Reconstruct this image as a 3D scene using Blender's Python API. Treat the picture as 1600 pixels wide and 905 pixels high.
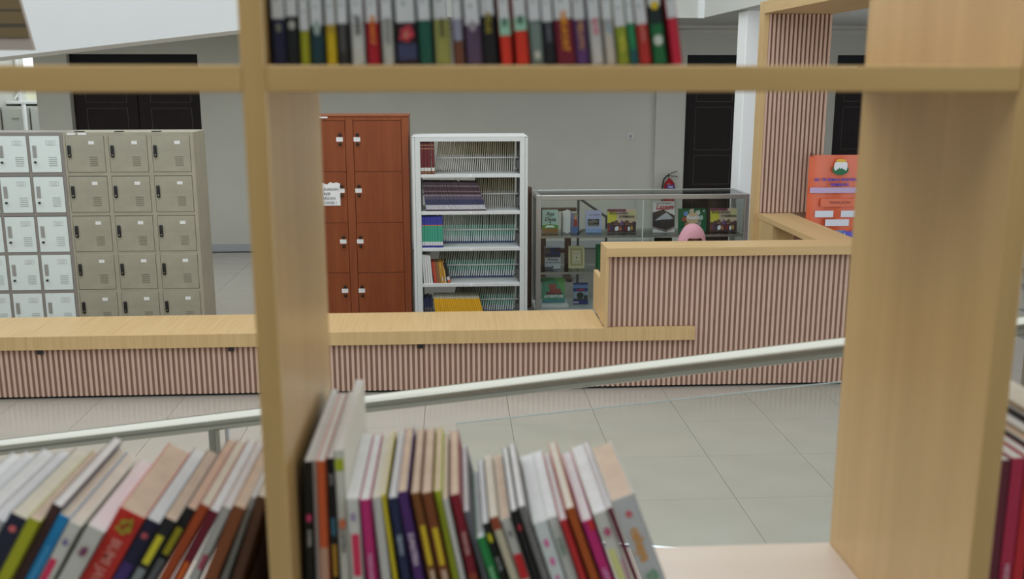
import bpy, bmesh, math, random
from mathutils import Vector, Matrix
random.seed(7)
R = math.radians
scene = bpy.context.scene
C = scene.collection
for o in list(bpy.data.objects): bpy.data.objects.remove(o)

def S(r, g, b):
    f = lambda c: (c/255/12.92 if c/255 <= .04045 else ((c/255+.055)/1.055)**2.4)
    return (f(r), f(g), f(b))

# ------------------------------------------------------------------ camera
# room axes: X along the counter, Y into the room, Z up; library floor at z = 0
cd = bpy.data.cameras.new('camera'); cam = bpy.data.objects.new('camera', cd); C.objects.link(cam)
cam.location = (0, 0, 2.3)
cam.rotation_euler = (R(90-12.184), 0, R(-3.451))
cd.sensor_width = 36; cd.lens = 34.65; cd.clip_start = .05
cd.dof.use_dof = True; cd.dof.focus_distance = 8.6; cd.dof.aperture_fstop = 5.6
scene.camera = cam
# ------------------------------------------------------------------ daylight
w = bpy.data.worlds.new('world'); scene.world = w; w.use_nodes = True
bg = w.node_tree.nodes['Background']; bg.inputs[0].default_value = (.90, .96, 1.0, 1); bg.inputs[1].default_value = 1.0
def portal(size, size_y, loc, rot):
    l = bpy.data.lights.new('skylight_portal', 'AREA'); l.shape = 'RECTANGLE'; l.size = size; l.size_y = size_y
    l.cycles.is_portal = True
    o = bpy.data.objects.new('skylight_portal', l); C.objects.link(o); o.location = loc; o.rotation_euler = [R(a) for a in rot]
portal(10.25, 15.0, (-2.275, 4.0, 6.95), (0, 0, 0))          # open atrium roof
portal(10.25, 3.6, (-2.275, -3.45, 5.15), (90, 0, 0))        # unseen opening added above the front wall to light the counter front
portal(3.0, 15.0, (-7.35, 4.0, 5.45), (0, -90, 0))           # unseen opening added above the left wall to light the right upright
portal(2.4, 15.0, (6.95, 4.0, 1.65), (0, 90, 0))             # unseen window band added on the right to light the bookcase sides
scene.view_settings.view_transform = 'Standard'; scene.view_settings.look = 'None'
scene.view_settings.gamma = 1; scene.view_settings.use_curve_mapping = False
scene.view_settings.exposure = 1.02

# ------------------------------------------------------------------ materials
MATS = {}
def mat(name, col, rough=.5, metal=0, spec=.5, noise=0, nscale=6, bump=0, bscale=60):
    if name in MATS: return MATS[name]
    m = bpy.data.materials.new(name); m.use_nodes = True; MATS[name] = m
    nt = m.node_tree; p = nt.nodes['Principled BSDF']
    p.inputs['Base Color'].default_value = (*col, 1); p.inputs['Roughness'].default_value = rough
    p.inputs['Metallic'].default_value = metal; p.inputs['Specular IOR Level'].default_value = spec
    if noise or bump:
        tc = nt.nodes.new('ShaderNodeTexCoord')
    if noise:
        n = nt.nodes.new('ShaderNodeTexNoise'); n.inputs['Scale'].default_value = nscale; n.inputs['Detail'].default_value = 5
        nt.links.new(tc.outputs['Object'], n.inputs['Vector'])
        r = nt.nodes.new('ShaderNodeValToRGB')
        r.color_ramp.elements[0].position = .3; r.color_ramp.elements[1].position = .7
        r.color_ramp.elements[0].color = (*[c*(1-noise) for c in col], 1); r.color_ramp.elements[1].color = (*[min(1, c*(1+noise)) for c in col], 1)
        nt.links.new(n.outputs['Fac'], r.inputs['Fac']); nt.links.new(r.outputs['Color'], p.inputs['Base Color'])
    if bump:
        n2 = nt.nodes.new('ShaderNodeTexNoise'); n2.inputs['Scale'].default_value = bscale
        nt.links.new(tc.outputs['Object'], n2.inputs['Vector'])
        b = nt.nodes.new('ShaderNodeBump'); b.inputs['Strength'].default_value = bump; b.inputs['Distance'].default_value = .002
        nt.links.new(n2.outputs['Fac'], b.inputs['Height']); nt.links.new(b.outputs['Normal'], p.inputs['Normal'])
    return m
def wood(name, a, b, axis, scale=30, stretch=.05, rough=.42, spec=.4):
    if name in MATS: return MATS[name]
    m = mat(name, a, rough, 0, spec); nt = m.node_tree; p = nt.nodes['Principled BSDF']
    tc = nt.nodes.new('ShaderNodeTexCoord'); mp = nt.nodes.new('ShaderNodeMapping')
    sc = [scale]*3; sc['xyz'.index(axis)] = scale*stretch; mp.inputs['Scale'].default_value = sc
    n = nt.nodes.new('ShaderNodeTexNoise'); n.inputs['Scale'].default_value = 1; n.inputs['Detail'].default_value = 6; n.inputs['Distortion'].default_value = .6
    r = nt.nodes.new('ShaderNodeValToRGB'); r.color_ramp.elements[0].position = .32; r.color_ramp.elements[1].position = .68
    r.color_ramp.elements[0].color = (*b, 1); r.color_ramp.elements[1].color = (*a, 1)
    nt.links.new(tc.outputs['Object'], mp.inputs['Vector']); nt.links.new(mp.outputs['Vector'], n.inputs['Vector'])
    nt.links.new(n.outputs['Fac'], r.inputs['Fac']); nt.links.new(r.outputs['Color'], p.inputs['Base Color'])
    return m
def bands(name, stops, rough=.5, axis='Z'):
    """colour bands along a thing's own height; stops = [(start 0..1, colour)]"""
    if name in MATS: return MATS[name]
    m = mat(name, stops[0][1], rough); nt = m.node_tree; p = nt.nodes['Principled BSDF']
    tc = nt.nodes.new('ShaderNodeTexCoord'); sp = nt.nodes.new('ShaderNodeSeparateXYZ'); r = nt.nodes.new('ShaderNodeValToRGB')
    r.color_ramp.interpolation = 'CONSTANT'
    e = r.color_ramp.elements
    while len(e) < len(stops): e.new(.5)
    for el, (pos, c) in zip(e, stops): el.position = pos
    for el, (pos, c) in zip(e, stops): el.color = (*c, 1)
    nt.links.new(tc.outputs['Generated'], sp.inputs[0]); nt.links.new(sp.outputs[axis], r.inputs['Fac']); nt.links.new(r.outputs['Color'], p.inputs['Base Color'])
    return m
def glass(name, tint, refl=.5, alpha=.12):
    if name in MATS: return MATS[name]
    m = bpy.data.materials.new(name); m.use_nodes = True; MATS[name] = m; nt = m.node_tree; nt.nodes.clear()
    out = nt.nodes.new('ShaderNodeOutputMaterial'); t = nt.nodes.new('ShaderNodeBsdfTransparent'); t.inputs[0].default_value = (*tint, 1)
    g = nt.nodes.new('ShaderNodeBsdfGlossy'); g.inputs['Roughness'].default_value = .02
    f = nt.nodes.new('ShaderNodeFresnel'); f.inputs[0].default_value = 1.45
    k = nt.nodes.new('ShaderNodeMath'); k.operation = 'MULTIPLY'; k.inputs[1].default_value = refl
    mx = nt.nodes.new('ShaderNodeMixShader')
    nt.links.new(f.outputs[0], k.inputs[0]); nt.links.new(k.outputs[0], mx.inputs[0]); nt.links.new(t.outputs[0], mx.inputs[1]); nt.links.new(g.outputs[0], mx.inputs[2])
    nt.links.new(mx.outputs[0], out.inputs[0]); return m

MAPLE_A, MAPLE_B = (.60, .415, .205), (.53, .355, .165)
maple_x = wood('maple laminate, grain along x', MAPLE_A, MAPLE_B, 'x'); maple_y = wood('maple laminate, grain along y', MAPLE_A, MAPLE_B, 'y'); maple_z = wood('maple laminate, grain along z', MAPLE_A, MAPLE_B, 'z')
SH_A, SH_B = (.66, .43, .175), (.57, .36, .138)
shelf_x = wood('bookcase laminate, grain along x', SH_A, SH_B, 'x', 22); shelf_z = wood('bookcase laminate, grain along z', SH_A, SH_B, 'z', 22)
shelf_pale = wood('pale pinkish shelf laminate', (.70, .59, .50), (.66, .54, .45), 'x', 22, .05, .3, .5)
for _m in (shelf_x, shelf_z, shelf_pale):
    _p = _m.node_tree.nodes['Principled BSDF']; _p.inputs['Coat Weight'].default_value = .6; _p.inputs['Coat Roughness'].default_value = .22
slat_m = wood('pink brown slat wood', (.63, .45, .365), (.56, .385, .305), 'z', 60, .03, .6, .2)
slat_back = wood('dark slat backing', (.32, .195, .145), (.27, .16, .115), 'z', 40, .05, .7, .2)
wall_m = mat('wall paint', (.49, .48, .425), .85, noise=.03, nscale=2, bump=.1, bscale=90)
wall_white = mat('white wall paint', (.88, .89, .885), .8, noise=.015, nscale=2)
wall_yellow = mat('cream bulkhead paint', (.56, .53, .40), .85, noise=.03, nscale=2)
ceil_m = mat('ceiling paint', (.55, .55, .52), .9)
white_paint = mat('white trim paint', (.78, .80, .80), .6)
grey_trim = mat('grey baseboard paint', (.35, .36, .37), .6)
grout_m = mat('tile grout', (.16, .155, .14), .9)
tile_m = mat('polished grey beige tile', (.41, .378, .33), .15, noise=.035, nscale=3)
steel = mat('brushed stainless steel', (.40, .39, .335), .26, .92)
chrome = mat('chrome', (.85, .86, .88), .1, 1)
alu = mat('aluminium profile', (.58, .58, .57), .38, .85)
black_pl = mat('black plastic', (.012, .012, .014), .4)
door_m = mat('dark brown door wood', (.014, .0085, .008), .55, spec=.2, noise=.15, nscale=9)
door_line = mat('door panel groove', (.06, .05, .045), .6)
door_black = mat('black transom', (.004, .004, .006), .5, spec=.2)
paper = mat('white paper', (.80, .80, .80), .7)
concrete = mat('grey ramp concrete', (.4, .4, .38), .8, noise=.05)
glass_m = glass('clear glass', (.965, .985, .975), .8)
glass_rail = glass('balustrade glass', (.95, .975, .965), .55)

# ------------------------------------------------------------------ mesh helpers
class MB:
    def __init__(s, off=(0, 0, 0)): s.b = bmesh.new(); s.o = Vector(off)
    def box(s, x0, x1, y0, y1, z0, z1, bev=0, seg=1, M=None):
        g = bmesh.ops.create_cube(s.b, size=1)['verts']
        for v in g:
            v.co = Vector(((x0+x1)/2+v.co.x*(x1-x0), (y0+y1)/2+v.co.y*(y1-y0), (z0+z1)/2+v.co.z*(z1-z0)))-s.o
        if bev:
            es = list({e for v in g for e in v.link_edges})
            r = bmesh.ops.bevel(s.b, geom=es, offset=bev, segments=seg, affect='EDGES', profile=.5)
            g = r['verts']
        if M is not None: bmesh.ops.transform(s.b, matrix=M, verts=g)
        return s
    def tube(s, p0, p1, r, n=16, r2=None, cap=True):
        p0 = Vector(p0)-s.o; p1 = Vector(p1)-s.o; d = p1-p0
        M = Matrix.Translation((p0+p1)/2) @ d.to_track_quat('Z', 'Y').to_matrix().to_4x4()
        bmesh.ops.create_cone(s.b, cap_ends=cap, segments=n, radius1=r, radius2=r if r2 is None else r2, depth=d.length, matrix=M); return s
    def poly(s, pts):
        s.b.faces.new([s.b.verts.new(Vector(p)-s.o) for p in pts]); return s
    def prism(s, pts, vec):
        a = [s.b.verts.new(Vector(p)-s.o) for p in pts]; b = [s.b.verts.new(Vector(p)+Vector(vec)-s.o) for p in pts]
        n = len(pts); s.b.faces.new(a); s.b.faces.new(b[::-1])
        for i in range(n): s.b.faces.new((a[i], b[i], b[(i+1) % n], a[(i+1) % n]))
        return s
    def lathe(s, prof, c=(0, 0, 0), n=24):
        c = Vector(c)-s.o; rings = []
        for r, z in prof:
            rings.append([s.b.verts.new(c+Vector((r*math.cos(2*math.pi*i/n), r*math.sin(2*math.pi*i/n), z))) for i in range(n)])
        for a, b in zip(rings, rings[1:]):
            for i in range(n): s.b.faces.new((a[i], a[(i+1) % n], b[(i+1) % n], b[i]))
        s.b.faces.new(rings[0][::-1]); s.b.faces.new(rings[-1]); return s
    def mesh(s, name, smooth=False):
        bmesh.ops.recalc_face_normals(s.b, faces=s.b.faces)
        me = bpy.data.meshes.new(name); s.b.to_mesh(me); s.b.free()
        if smooth:
            for p in me.polygons: p.use_smooth = True
            try: me.set_sharp_from_angle(angle=R(35))
            except Exception: pass
        return me
    def build(s, name, m, parent=None, loc=None, smooth=False):
        return place(name, s.mesh(name, smooth), m, parent, loc if loc is not None else (s.o if parent is None else (0, 0, 0)))
def place(name, me, m, parent=None, loc=(0, 0, 0), rot=(0, 0, 0)):
    if m is not None and not me.materials: me.materials.append(m)
    o = bpy.data.objects.new(name, me); C.objects.link(o); o.location = loc; o.rotation_euler = rot
    if parent: o.parent = parent
    return o
def tag(o, label, cat, group=None, kind=None):
    o['label'] = label; o['category'] = cat
    if group: o['group'] = group
    if kind: o['kind'] = kind
    return o
def thing(name, label, cat, loc=(0, 0, 0), rot=(0, 0, 0), group=None):
    o = bpy.data.objects.new(name, None); C.objects.link(o); o.location = loc; o.rotation_euler = rot; o.empty_display_size = .05
    return tag(o, label, cat, group)
def struct(o): o['kind'] = 'structure'; return o
def sbox(name, x0, x1, y0, y1, z0, z1, m, parent=None, bev=0):
    c = ((x0+x1)/2, (y0+y1)/2, z0)
    o = MB(c).box(x0, x1, y0, y1, z0, z1, bev).build(name, m, None)
    if parent: o.parent = parent; o.location = Vector(c)-parent.location
    else: struct(o)
    return o
def relabel(o, label): o['label'] = label; return o
TEXT = {}
def text_mesh(s, size, bold=0.0, align='CENTER', shear=0):
    k = (s, size, bold, align, shear)
    if k in TEXT: return TEXT[k].copy()
    c = bpy.data.curves.new('lettering', 'FONT'); c.body = s; c.size = size; c.offset = bold; c.align_x = align; c.align_y = 'CENTER'; c.shear = shear; c.resolution_u = 2
    o = bpy.data.objects.new('lettering', c); C.objects.link(o)
    dg = bpy.context.evaluated_depsgraph_get(); me = bpy.data.meshes.new_from_object(o.evaluated_get(dg))
    me.transform(Matrix.Rotation(R(90), 4, 'X'))       # now faces -Y
    bpy.data.objects.remove(o); bpy.data.curves.remove(c)
    me.materials.clear(); TEXT[k] = me
    return me.copy()
def lettering(s, size, m, parent, x, y, z, bold=0, turn=0, name='lettering', align='CENTER', shear=0, sx=1):
    """flat printed letters facing -Y; turn = clockwise degrees"""
    me = text_mesh(s, size, bold, align, shear)
    me.transform(Matrix.Rotation(R(turn), 4, 'Y') @ Matrix.Diagonal((sx, 1, 1, 1)))
    return place(name, me, m, parent, (x, y, z))
class Print:
    """flat print on a surface facing -Y: many coloured shapes, one mesh"""
    def __init__(s): s.v = []; s.f = []; s.mi = []; s.ms = []; s.k = 0
    def add(s, pts, m, y=None):
        if m not in s.ms: s.ms.append(m)
        s.k += 1; yy = -.0004*s.k if y is None else y
        n = len(s.v); s.v += [(p[0], yy, p[1]) for p in pts]; s.f.append(list(range(n, n+len(pts)))); s.mi.append(s.ms.index(m)); return s
    def rect(s, x0, x1, z0, z1, m, y=None): return s.add([(x0, z0), (x1, z0), (x1, z1), (x0, z1)], m, y)
    def ell(s, x, z, rx, rz, m, n=14, y=None): return s.add([(x+rx*math.cos(2*math.pi*i/n), z+rz*math.sin(2*math.pi*i/n)) for i in range(n)], m, y)
    def build(s, parent, y, name='print'):
        me = bpy.data.meshes.new(name); me.from_pydata(s.v, [], s.f)
        for m in s.ms: me.materials.append(m)
        for p, i in zip(me.polygons, s.mi): p.material_index = i
        o = bpy.data.objects.new(name, me); C.objects.link(o); o.parent = parent; o.location = (0, y, 0); return o
def ink(r, g, b, rough=.5): return mat('print %d %d %d' % (r, g, b), S(r, g, b), rough)

# ------------------------------------------------------------------ setting: floor
FX0, FY0, TX, TY = 1.556, 5.047, .59, .625
floor = sbox('floor', -7.6, 7.2, 1.3, 18, -.25, -.012, grout_m)
tile_me = MB().box(-TX/2+.0012, TX/2-.0012, -TY/2+.0012, TY/2-.0012, -.012, 0, .0006).mesh('tile')
for i in range(-15, 10):
    for j in range(-6, 21):
        cx = FX0+TX*(i+.5); cy = FY0+TY*(j+.5)
        if -7.4 < cx < 7 and 1.7 < cy < 13.2:
            vis = (cy < 8.2 and abs(cx-.06*cy) < .62*cy+.5) or (cx < -.9 and abs(cx) < .56*cy) or (cx > 2.7 and cx < .62*cy)
            if vis: place('tile', tile_me, tile_m, floor, Vector((cx, cy, 0))-floor.location)
sbox('floor_far', -7.4, -5.0, 13.0, 18, -.012, 0, tile_m)
plat = sbox('floor_platform', -4, 4, -3.5, 1.36, 0, .70, concrete)
# ------------------------------------------------------------------ setting: walls
WY = 13.29
wall_back = sbox('wall_back', -5.34, -4.92, WY, WY+.2, 0, 2.96, wall_m)
for x0, x1, z0 in ((-4.92, -3.27, 2.585), (-3.27, 2.726, 0), (2.726, 3.14, 0), (3.14, 4.75, 2.585), (4.75, 5.18, 0), (5.18, 6.8, 2.585), (6.8, 7.2, 0)):
    sbox('wall_panel', x0, x1, WY, WY+.2, z0, 2.96, wall_m, wall_back)
sbox('pilaster', 2.726, 3.12, WY-.05, WY, 0, 2.9, wall_m, wall_back)
sbox('baseboard_back', -3.27, 2.72, WY-.018, WY, 0, .1, grey_trim)
co = MB((0, WY-.1, 2.88))
co.prism([(-5.34, WY, 2.86), (-5.34, WY-.02, 2.86), (-5.34, WY-.03, 2.90), (-5.34, WY-.09, 2.93), (-5.34, WY-.10, 2.959), (-5.34, WY, 2.959)], (12.4, 0, 0))
struct(co.build('trim_1', wall_m))
sbox('ceiling', -7.4, 7.2, 11.56, WY+.2, 2.96, 3.2, ceil_m)
sbox('ceiling_right', 2.89, 7.2, -3.5, 11.56, 2.96, 3.2, ceil_m)
sbox('wall_upper_back', -7.4, 7.2, 11.56, 11.7, 3.2, 7.0, wall_yellow)
sbox('wall_upper_right', 2.89, 3.05, -3.5, 11.56, 3.2, 7.0, wall_yellow)
sbox('trim_2', 2.83, 2.90, 11.50, 11.57, 2.955, 7.0, white_paint)
sbox('wall_left', -7.6, -7.4, -3.5, 18, 0, 3.9, wall_m)  # top lowered out of view to let light onto the right upright
wr = sbox('wall_right', 7.0, 7.2, -3.5, WY, 0, .45, wall_m)  # unseen wall, its window band added to light the bookcase sides
sbox('added_lintel', 7.0, 7.2, -3.5, WY, 2.82, 2.96, wall_m, wr)
for y in (-3.5, -.6, 2.3, 5.2, 8.1, 11.0): sbox('mullion', 7.05, 7.15, y, y+(.1 if y < 11 else 2.29), .45, 2.82, white_paint, wr)
sbox('wall_front', -7.6, 7.2, -3.7, -3.5, 0, 3.3, wall_m)  # unseen wall, cut low to let light onto the counter front
sbox('ceiling_front', -7.4, 2.89, -3.5, 0, 3.1, 3.3, ceil_m)  # unseen slab, reaches over the camera to keep the bookcase front dark
# sloping white ramp parapet overhead
pb = MB((-2, 6, 2.4))
zl = lambda x: 2.41+(x+2.594)*.1135
pb.prism([(-7.35, 6, zl(-7.35)), (-1.08, 6, zl(-1.08)), (-1.08, 6, zl(-1.08)+.7), (-7.35, 6, zl(-7.35)+.7)], (0, .35, 0))
struct(pb.build('wall_ramp', mat('matt white ramp paint', (.60, .61, .605), .8, noise=.015, nscale=2)))
# doors
def door(n, x0, x1, leaves):
    d = sbox('door_%d' % n, x0, x1, WY+.13, WY+.17, 0, 2.3, door_m)
    sbox('transom', x0, x1, WY+.10, WY+.16, 2.40, 2.585, door_black, d)
    sbox('rail', x0, x1, WY+.09, WY+.17, 2.3, 2.40, door_m, d)
    wl = (x1-x0)/leaves
    for i in range(leaves):
        a = x0+i*wl
        sbox('leaf', a+.01, a+wl-.01, WY+.11, WY+.13, .01, 2.295, door_m, d)
        for z0, z1 in ((.2, .78), (.85, 1.25), (1.32, 1.9), (1.97, 2.13)):
            m = MB(d.location); xa, xb = a+.16, a+wl-.14; t = .006
            for q in ((xa, xb, z0, z0+t), (xa, xb, z1-t, z1), (xa, xa+t, z0, z1), (xb-t, xb, z0, z1)):
                m.box(q[0], q[1], WY+.107, WY+.11, q[2], q[3])
            m.build('panel_moulding', door_line, d)
    h = MB(d.location).tube((x0+wl-.07, WY+.05, 1.05), (x0+wl-.07, WY+.05, 1.22), .012).build('door_handle', steel, d, smooth=True)
door(1, -4.92, -3.27, 2); door(2, 3.14, 4.75, 2); door(3, 5.18, 6.8, 2)
sign = tag(MB((5.33, WY+.02, 2.36)).box(5.18, 5.47, WY+.04, WY+.06, 2.36, 2.44, .004).build('door_sign', paper), 'small plain white plate above the dark door right of the slatted portal', 'sign')
# far room seen through the opening left of the back wall
fw = sbox('wall_far', -7.4, -5.0, 17.6, 17.8, 0, 1.86, wall_m)
ob = tag(sbox('window_ledge', -7.4, -5.0, 17.15, 17.7, 1.86, 1.90, white_paint), 'white ledge below the bright window beyond the back wall', 'ledge'); ob['kind'] = 'structure'
win = MB((-6.9, 17.6, 1.9))
for x in (-7.38, -7.02, -6.62, -6.2): win.box(x, x+.035, 17.6, 17.66, 1.9, 3.2)
win.box(-7.4, -5.2, 17.6, 17.66, 2.3, 2.335); win.box(-7.4, -5.2, 17.6, 17.66, 3.15, 3.2)
for x in (-7.4, -6.95): win.tube((x, 17.5, 1.93), (x+.3, 17.5, 2.32), .02, 8)
win = struct(win.build('window_1', white_paint))
sbox('pane', -7.4, -5.2, 17.67, 17.675, 1.9, 3.2, glass_m, win)
ext = struct(MB((-7.2, 18.6, 0)).box(-8.2, -6.95, 18.6, 18.7, -.25, 2.12).build('wall_outside', wall_yellow))
for i in range(5):
    x = -7.38+i*.46
    t = thing('filing_cabinet', ['pale grey filing cabinet at far left beyond the back wall', 'pale grey filing cabinet second from left beyond the back wall', 'pale grey filing cabinet nearest the opening beyond the back wall', 'pale grey filing cabinet behind the end of the back wall', 'pale grey filing cabinet farthest right behind the back wall'][i], 'cabinet', (x+.23, 17.1, 0), group='filing cabinets in the far room')
    g = mat('pale grey cabinet metal', (.50, .52, .48), .5)
    MB(t.location).box(x+.005, x+.44, 16.9, 17.14, 0, 1.82, .006).build('body', g, t)
    for k in range(4):
        dr = MB(t.location).box(x+.02, x+.425, 16.885, 16.9, .05+k*.44, .47+k*.44, .004).build('drawer', g, t)
        MB(t.location).box(x+.17, x+.28, 16.87, 16.885, .3+k*.44, .32+k*.44).build('handle', steel, dr)
fp = thing('steel_pipe', 'white steel pipe standing in front of the far filing cabinets', 'pipe', (-6.97, 16.8, 0))
MB(fp.location).tube((-6.97, 16.8, .02), (-6.97, 16.8, 1.86), .035, 12).build('pipe_body', white_paint, fp, smooth=True)
MB(fp.location).tube((-6.97, 16.8, 0), (-6.97, 16.8, .02), .07, 16).build('foot_plate', white_paint, fp)
# white column behind the portal
colm = struct(MB((3.17, 10.25, 0)).box(2.972, 3.37, 10.1, 10.4, 0, 2.96, .01).build('column', wall_white))
colm['label'] = 'white square column standing behind the slatted portal'

# ------------------------------------------------------------------ ramp + balustrade
PL, PR = Vector((-1.287, 3.05, 1.164)), Vector((1.033, 2.5, 1.588))
def rail_at(t): return PL+(PR-PL)*t
RA, RB = rail_at(-.55), rail_at(1.45)
dirh = Vector((PR.x-PL.x, PR.y-PL.y, 0)).normalized(); nrm = Vector((dirh.y, -dirh.x, 0))   # towards the camera
rp = MB((0, 2, 0)); a0, b0 = rail_at(-.40), rail_at(1.0); e = rail_at(1.45)
rp.prism([(a0.x, a0.y, 0), (b0.x, b0.y, 0), (e.x, e.y, 0), (e.x, e.y, .69), (b0.x, b0.y, .69), (a0.x, a0.y, .1)], nrm*.95)
struct(rp.build('floor_ramp', concrete))
bal = thing('balustrade', 'stainless steel handrail with glass panels rising along the ramp behind the bookcase', 'railing', (0, 2.77, .5))
MB(bal.location).tube(RA, RB, .0265, 24).build('handrail', steel, bal, smooth=True)
def rail_x(x): return rail_at((x-PL.x)/(PR.x-PL.x))
for x in (-1.9, -.742, 1.50):
    p = rail_x(x); base = max(.1, min(.69, .69+(p.z-1.588)*.59/.6))
    po = MB(bal.location).tube((p.x, p.y, base), (p.x, p.y, p.z-.02), .017, 14).build('post', steel, bal, smooth=True)
    q = rail_x(x+.042)
    MB(bal.location).tube((q.x, q.y+.005, base), (q.x, q.y+.005, q.z-.02), .008, 12).build('clamp_rod', chrome, po, smooth=True)
for xa, xb in ((.003, 1.42),):
    A, B = rail_x(xa), rail_x(xb); o = nrm*.004
    zb = .965 if xa > -1 else max(.15, A.z-.75)
    pts = [(A.x-o.x, A.y-o.y, min(zb, A.z-.3)), (B.x-o.x, B.y-o.y, zb if xa > 0 else max(zb, B.z-.75)), (B.x-o.x, B.y-o.y, B.z-.10), (A.x-o.x, A.y-o.y, A.z-.093)]
    gp = MB(bal.location).prism(pts, o*2).build('glass_panel', glass_rail, bal)
    ed = MB(bal.location).prism([Vector(p)+Vector((0, 0, dz)) for p, dz in ((pts[3], .0), (pts[2], .0), (pts[2], .0014), (pts[3], .0014))], o*2).build('polished_edge', mat('polished glass edge', (.34, .41, .41), .2), gp)
A, B = rail_x(.003), rail_x(1.45)
MB(bal.location).tube((A.x, A.y, .963), (B.x, B.y, .963), .008, 14).build('lower_tube', chrome, bal, smooth=True)

# ------------------------------------------------------------------ reception counter with slats
CY = 7.045
PITCH = .0387
def slat_run(parent, x0, x1, z0, z1, y=CY):
    me = MB().box(-.0098, .0098, 0, .012, 0, z1-z0, .0012).mesh('slat')
    k0, k1 = math.ceil((x0+.0108+5.2)/PITCH), math.floor((x1-.0108+5.2)/PITCH)
    for k in range(k0, k1+1):
        place('slat', me, slat_m, parent, Vector((-5.2+k*PITCH, y, z0))-parent.location)
low = thing('low_counter', 'long low maple counter with vertical slat front before the lockers and cabinets', 'counter', (-1.4, 7.3, 0))
L0, LX = -5.2, 1.105
sbox('carcass', L0, LX, CY+.028, 7.58, 0.02, .384, maple_x, low)
sbox('slat_backing', L0, 1.1279, CY+.012, CY+.028, .02, .384, slat_back, low)
sbox('plinth', L0, LX, CY+.03, 7.5, 0, .02, black_pl, low)
top_seams = (L0, -3.06, LX)
for a, b in zip(top_seams, top_seams[1:]): (sbox('top_board', a+.0004, b-.0004, 7.019, 7.60, .384, .484, maple_y, low, .001), sbox('top_lip', a+.0004, b-.0004, 7.0, 7.0185, .384, .484, maple_z, low, .001))
sbox('top_lip', LX, 1.785, 7.0, CY, .384, .484, maple_z, low, .001)
slat_run(low, L0, 1.785, .02, .384)
for i, x in enumerate((-2.98, -1.625, -.25)):
    sbox('clip', x-.02, x+.02, CY-.02, CY, .345, .384, black_pl, low, .003)
high = thing('high_counter', 'tall maple reception counter with vertical slat front beside the low counter', 'counter', (2.1, 7.2, 0))
HX0, HX1 = 1.108, 3.10
sbox('slat_backing', HX0+.02, HX1, CY+.012, CY+.06, .02, 1.02, slat_back, high)
sbox('plinth', HX0+.02, HX1, CY+.03, 7.25, 0, .02, black_pl, high)
sbox('top_board', HX0, HX1, 7.004, 7.275, 1.02, 1.085, maple_x, high, .001); sbox('top_lip', HX0, HX1, 6.985, 7.0035, 1.02, 1.085, maple_x, high, .001)
sbox('end_board', HX0, HX0+.022, 7.0, 7.275, .4842, 1.02, maple_z, high, .001)
sbox('desk_side', HX0+.004, HX0+.04, 7.275, 7.65, .4842, .80, maple_z, high, .002)
sbox('desk_top', HX0+.04, HX1-.1, 7.275, 7.70, .70, .73, maple_x, high, .002)
sbox('back_board', HX0+.022, HX1, 7.24, 7.262, .02, 1.02, maple_z, high)
slat_run(high, HX0+.022, 1.785, .4842, 1.02)
slat_run(high, 1.765, HX1, .02, 1.02)
# portal: wing counter, slatted upright, soffit
por = thing('slatted_portal', 'maple portal with pinkish slatted upright and overhead beam beside the white column', 'portal', (2.95, 8.0, 0))
sbox('wing_top', 2.775, 3.08, 7.276, 8.78, 1.035, 1.085, maple_y, por, .002)
sbox('wing_end_panel', 2.78, 2.97, 8.35, 8.78, 0, 1.035, maple_z, por)
sbox('wing_side_panel', 3.05, 3.075, 7.276, 8.2, 0, 1.035, maple_z, por)
sbox('edge_board', 2.735, 2.785, 8.775, 8.90, 0, 2.945, maple_z, por, .002)
sbox('upright_backing', 2.785, 3.36, 8.80, 8.86, 0, 2.84, slat_back, por)
sbox('overhead_beam', 2.785, 3.36, 7.0, 8.86, 2.84, 2.945, maple_y, por, .002)
sbox('beam_fascia', 2.735, 2.785, 7.0, 8.775, 2.84, 2.945, maple_y, por, .002)
sbox('front_upright', 3.14, 3.36, 7.0, 7.16, 0, 2.84, maple_z, por, .002)
me = MB().box(-.0105, .0105, 0, .02, 0, 1.75, .0015).mesh('slat')
for i in range(15): place('slat', me, slat_m, por, Vector((2.798+i*.0387, 8.78, 1.087))-por.location)
# banner on the portal
pos = thing('banner', 'glossy orange kindergarten banner hanging on the slatted portal', 'banner', (3.47, 8.70, .85))
bx0, bx1, bz = 3.195, 3.745, 1.615
m = MB(pos.location); NX = 14
orange = mat('glossy orange banner vinyl', S(226, 108, 72), .22)
vs = [[m.b.verts.new(Vector((bx0+(bx1-bx0)*i/NX, 8.705-.012*math.sin(i*.9)*(.4+k*.1), bz-.765*k/8))-m.o) for i in range(NX+1)] for k in range(9)]
for k in range(8):
    for i in range(NX): m.b.faces.new((vs[k][i], vs[k][i+1], vs[k+1][i+1], vs[k+1][i]))
sheet = m.build('sheet', orange, pos, smooth=True)
pr = Print(); cxp = .01
W, B_, G, Y_ = ink(235, 238, 245), ink(40, 70, 190), ink(30, 110, 70), ink(235, 190, 70)
pr.ell(cxp, .635, .075, .05, G, 16)
for k in range(5):
    an = R(-56+28*k); pr.ell(cxp+.055*math.sin(an), .645+.035*math.cos(an), .016, .04, W, 10)
pr.ell(cxp, .715, .05, .014, Y_, 12)
pr.rect(-.26, .26, .425, .475, ink(196, 176, 216)); pr.rect(-.155, .2, .30, .375, ink(226, 120, 90))
pr.rect(-.2, -.03, .205, .265, ink(220, 226, 240)); pr.rect(.04, .2, .205, .265, ink(220, 226, 240)); pr.rect(-.1, .12, .125, .185, ink(220, 226, 240))
for k in range(9): pr.ell(-.26+.065*k, .04, .055, .035+.012*(k % 2), ink(90, 110, 200) if k % 2 else W, 12)
pr.rect(-.05, .06, -.01, .085, ink(120, 140, 190)); pr.rect(.09, .2, -.02, .075, ink(90, 90, 200))
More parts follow.
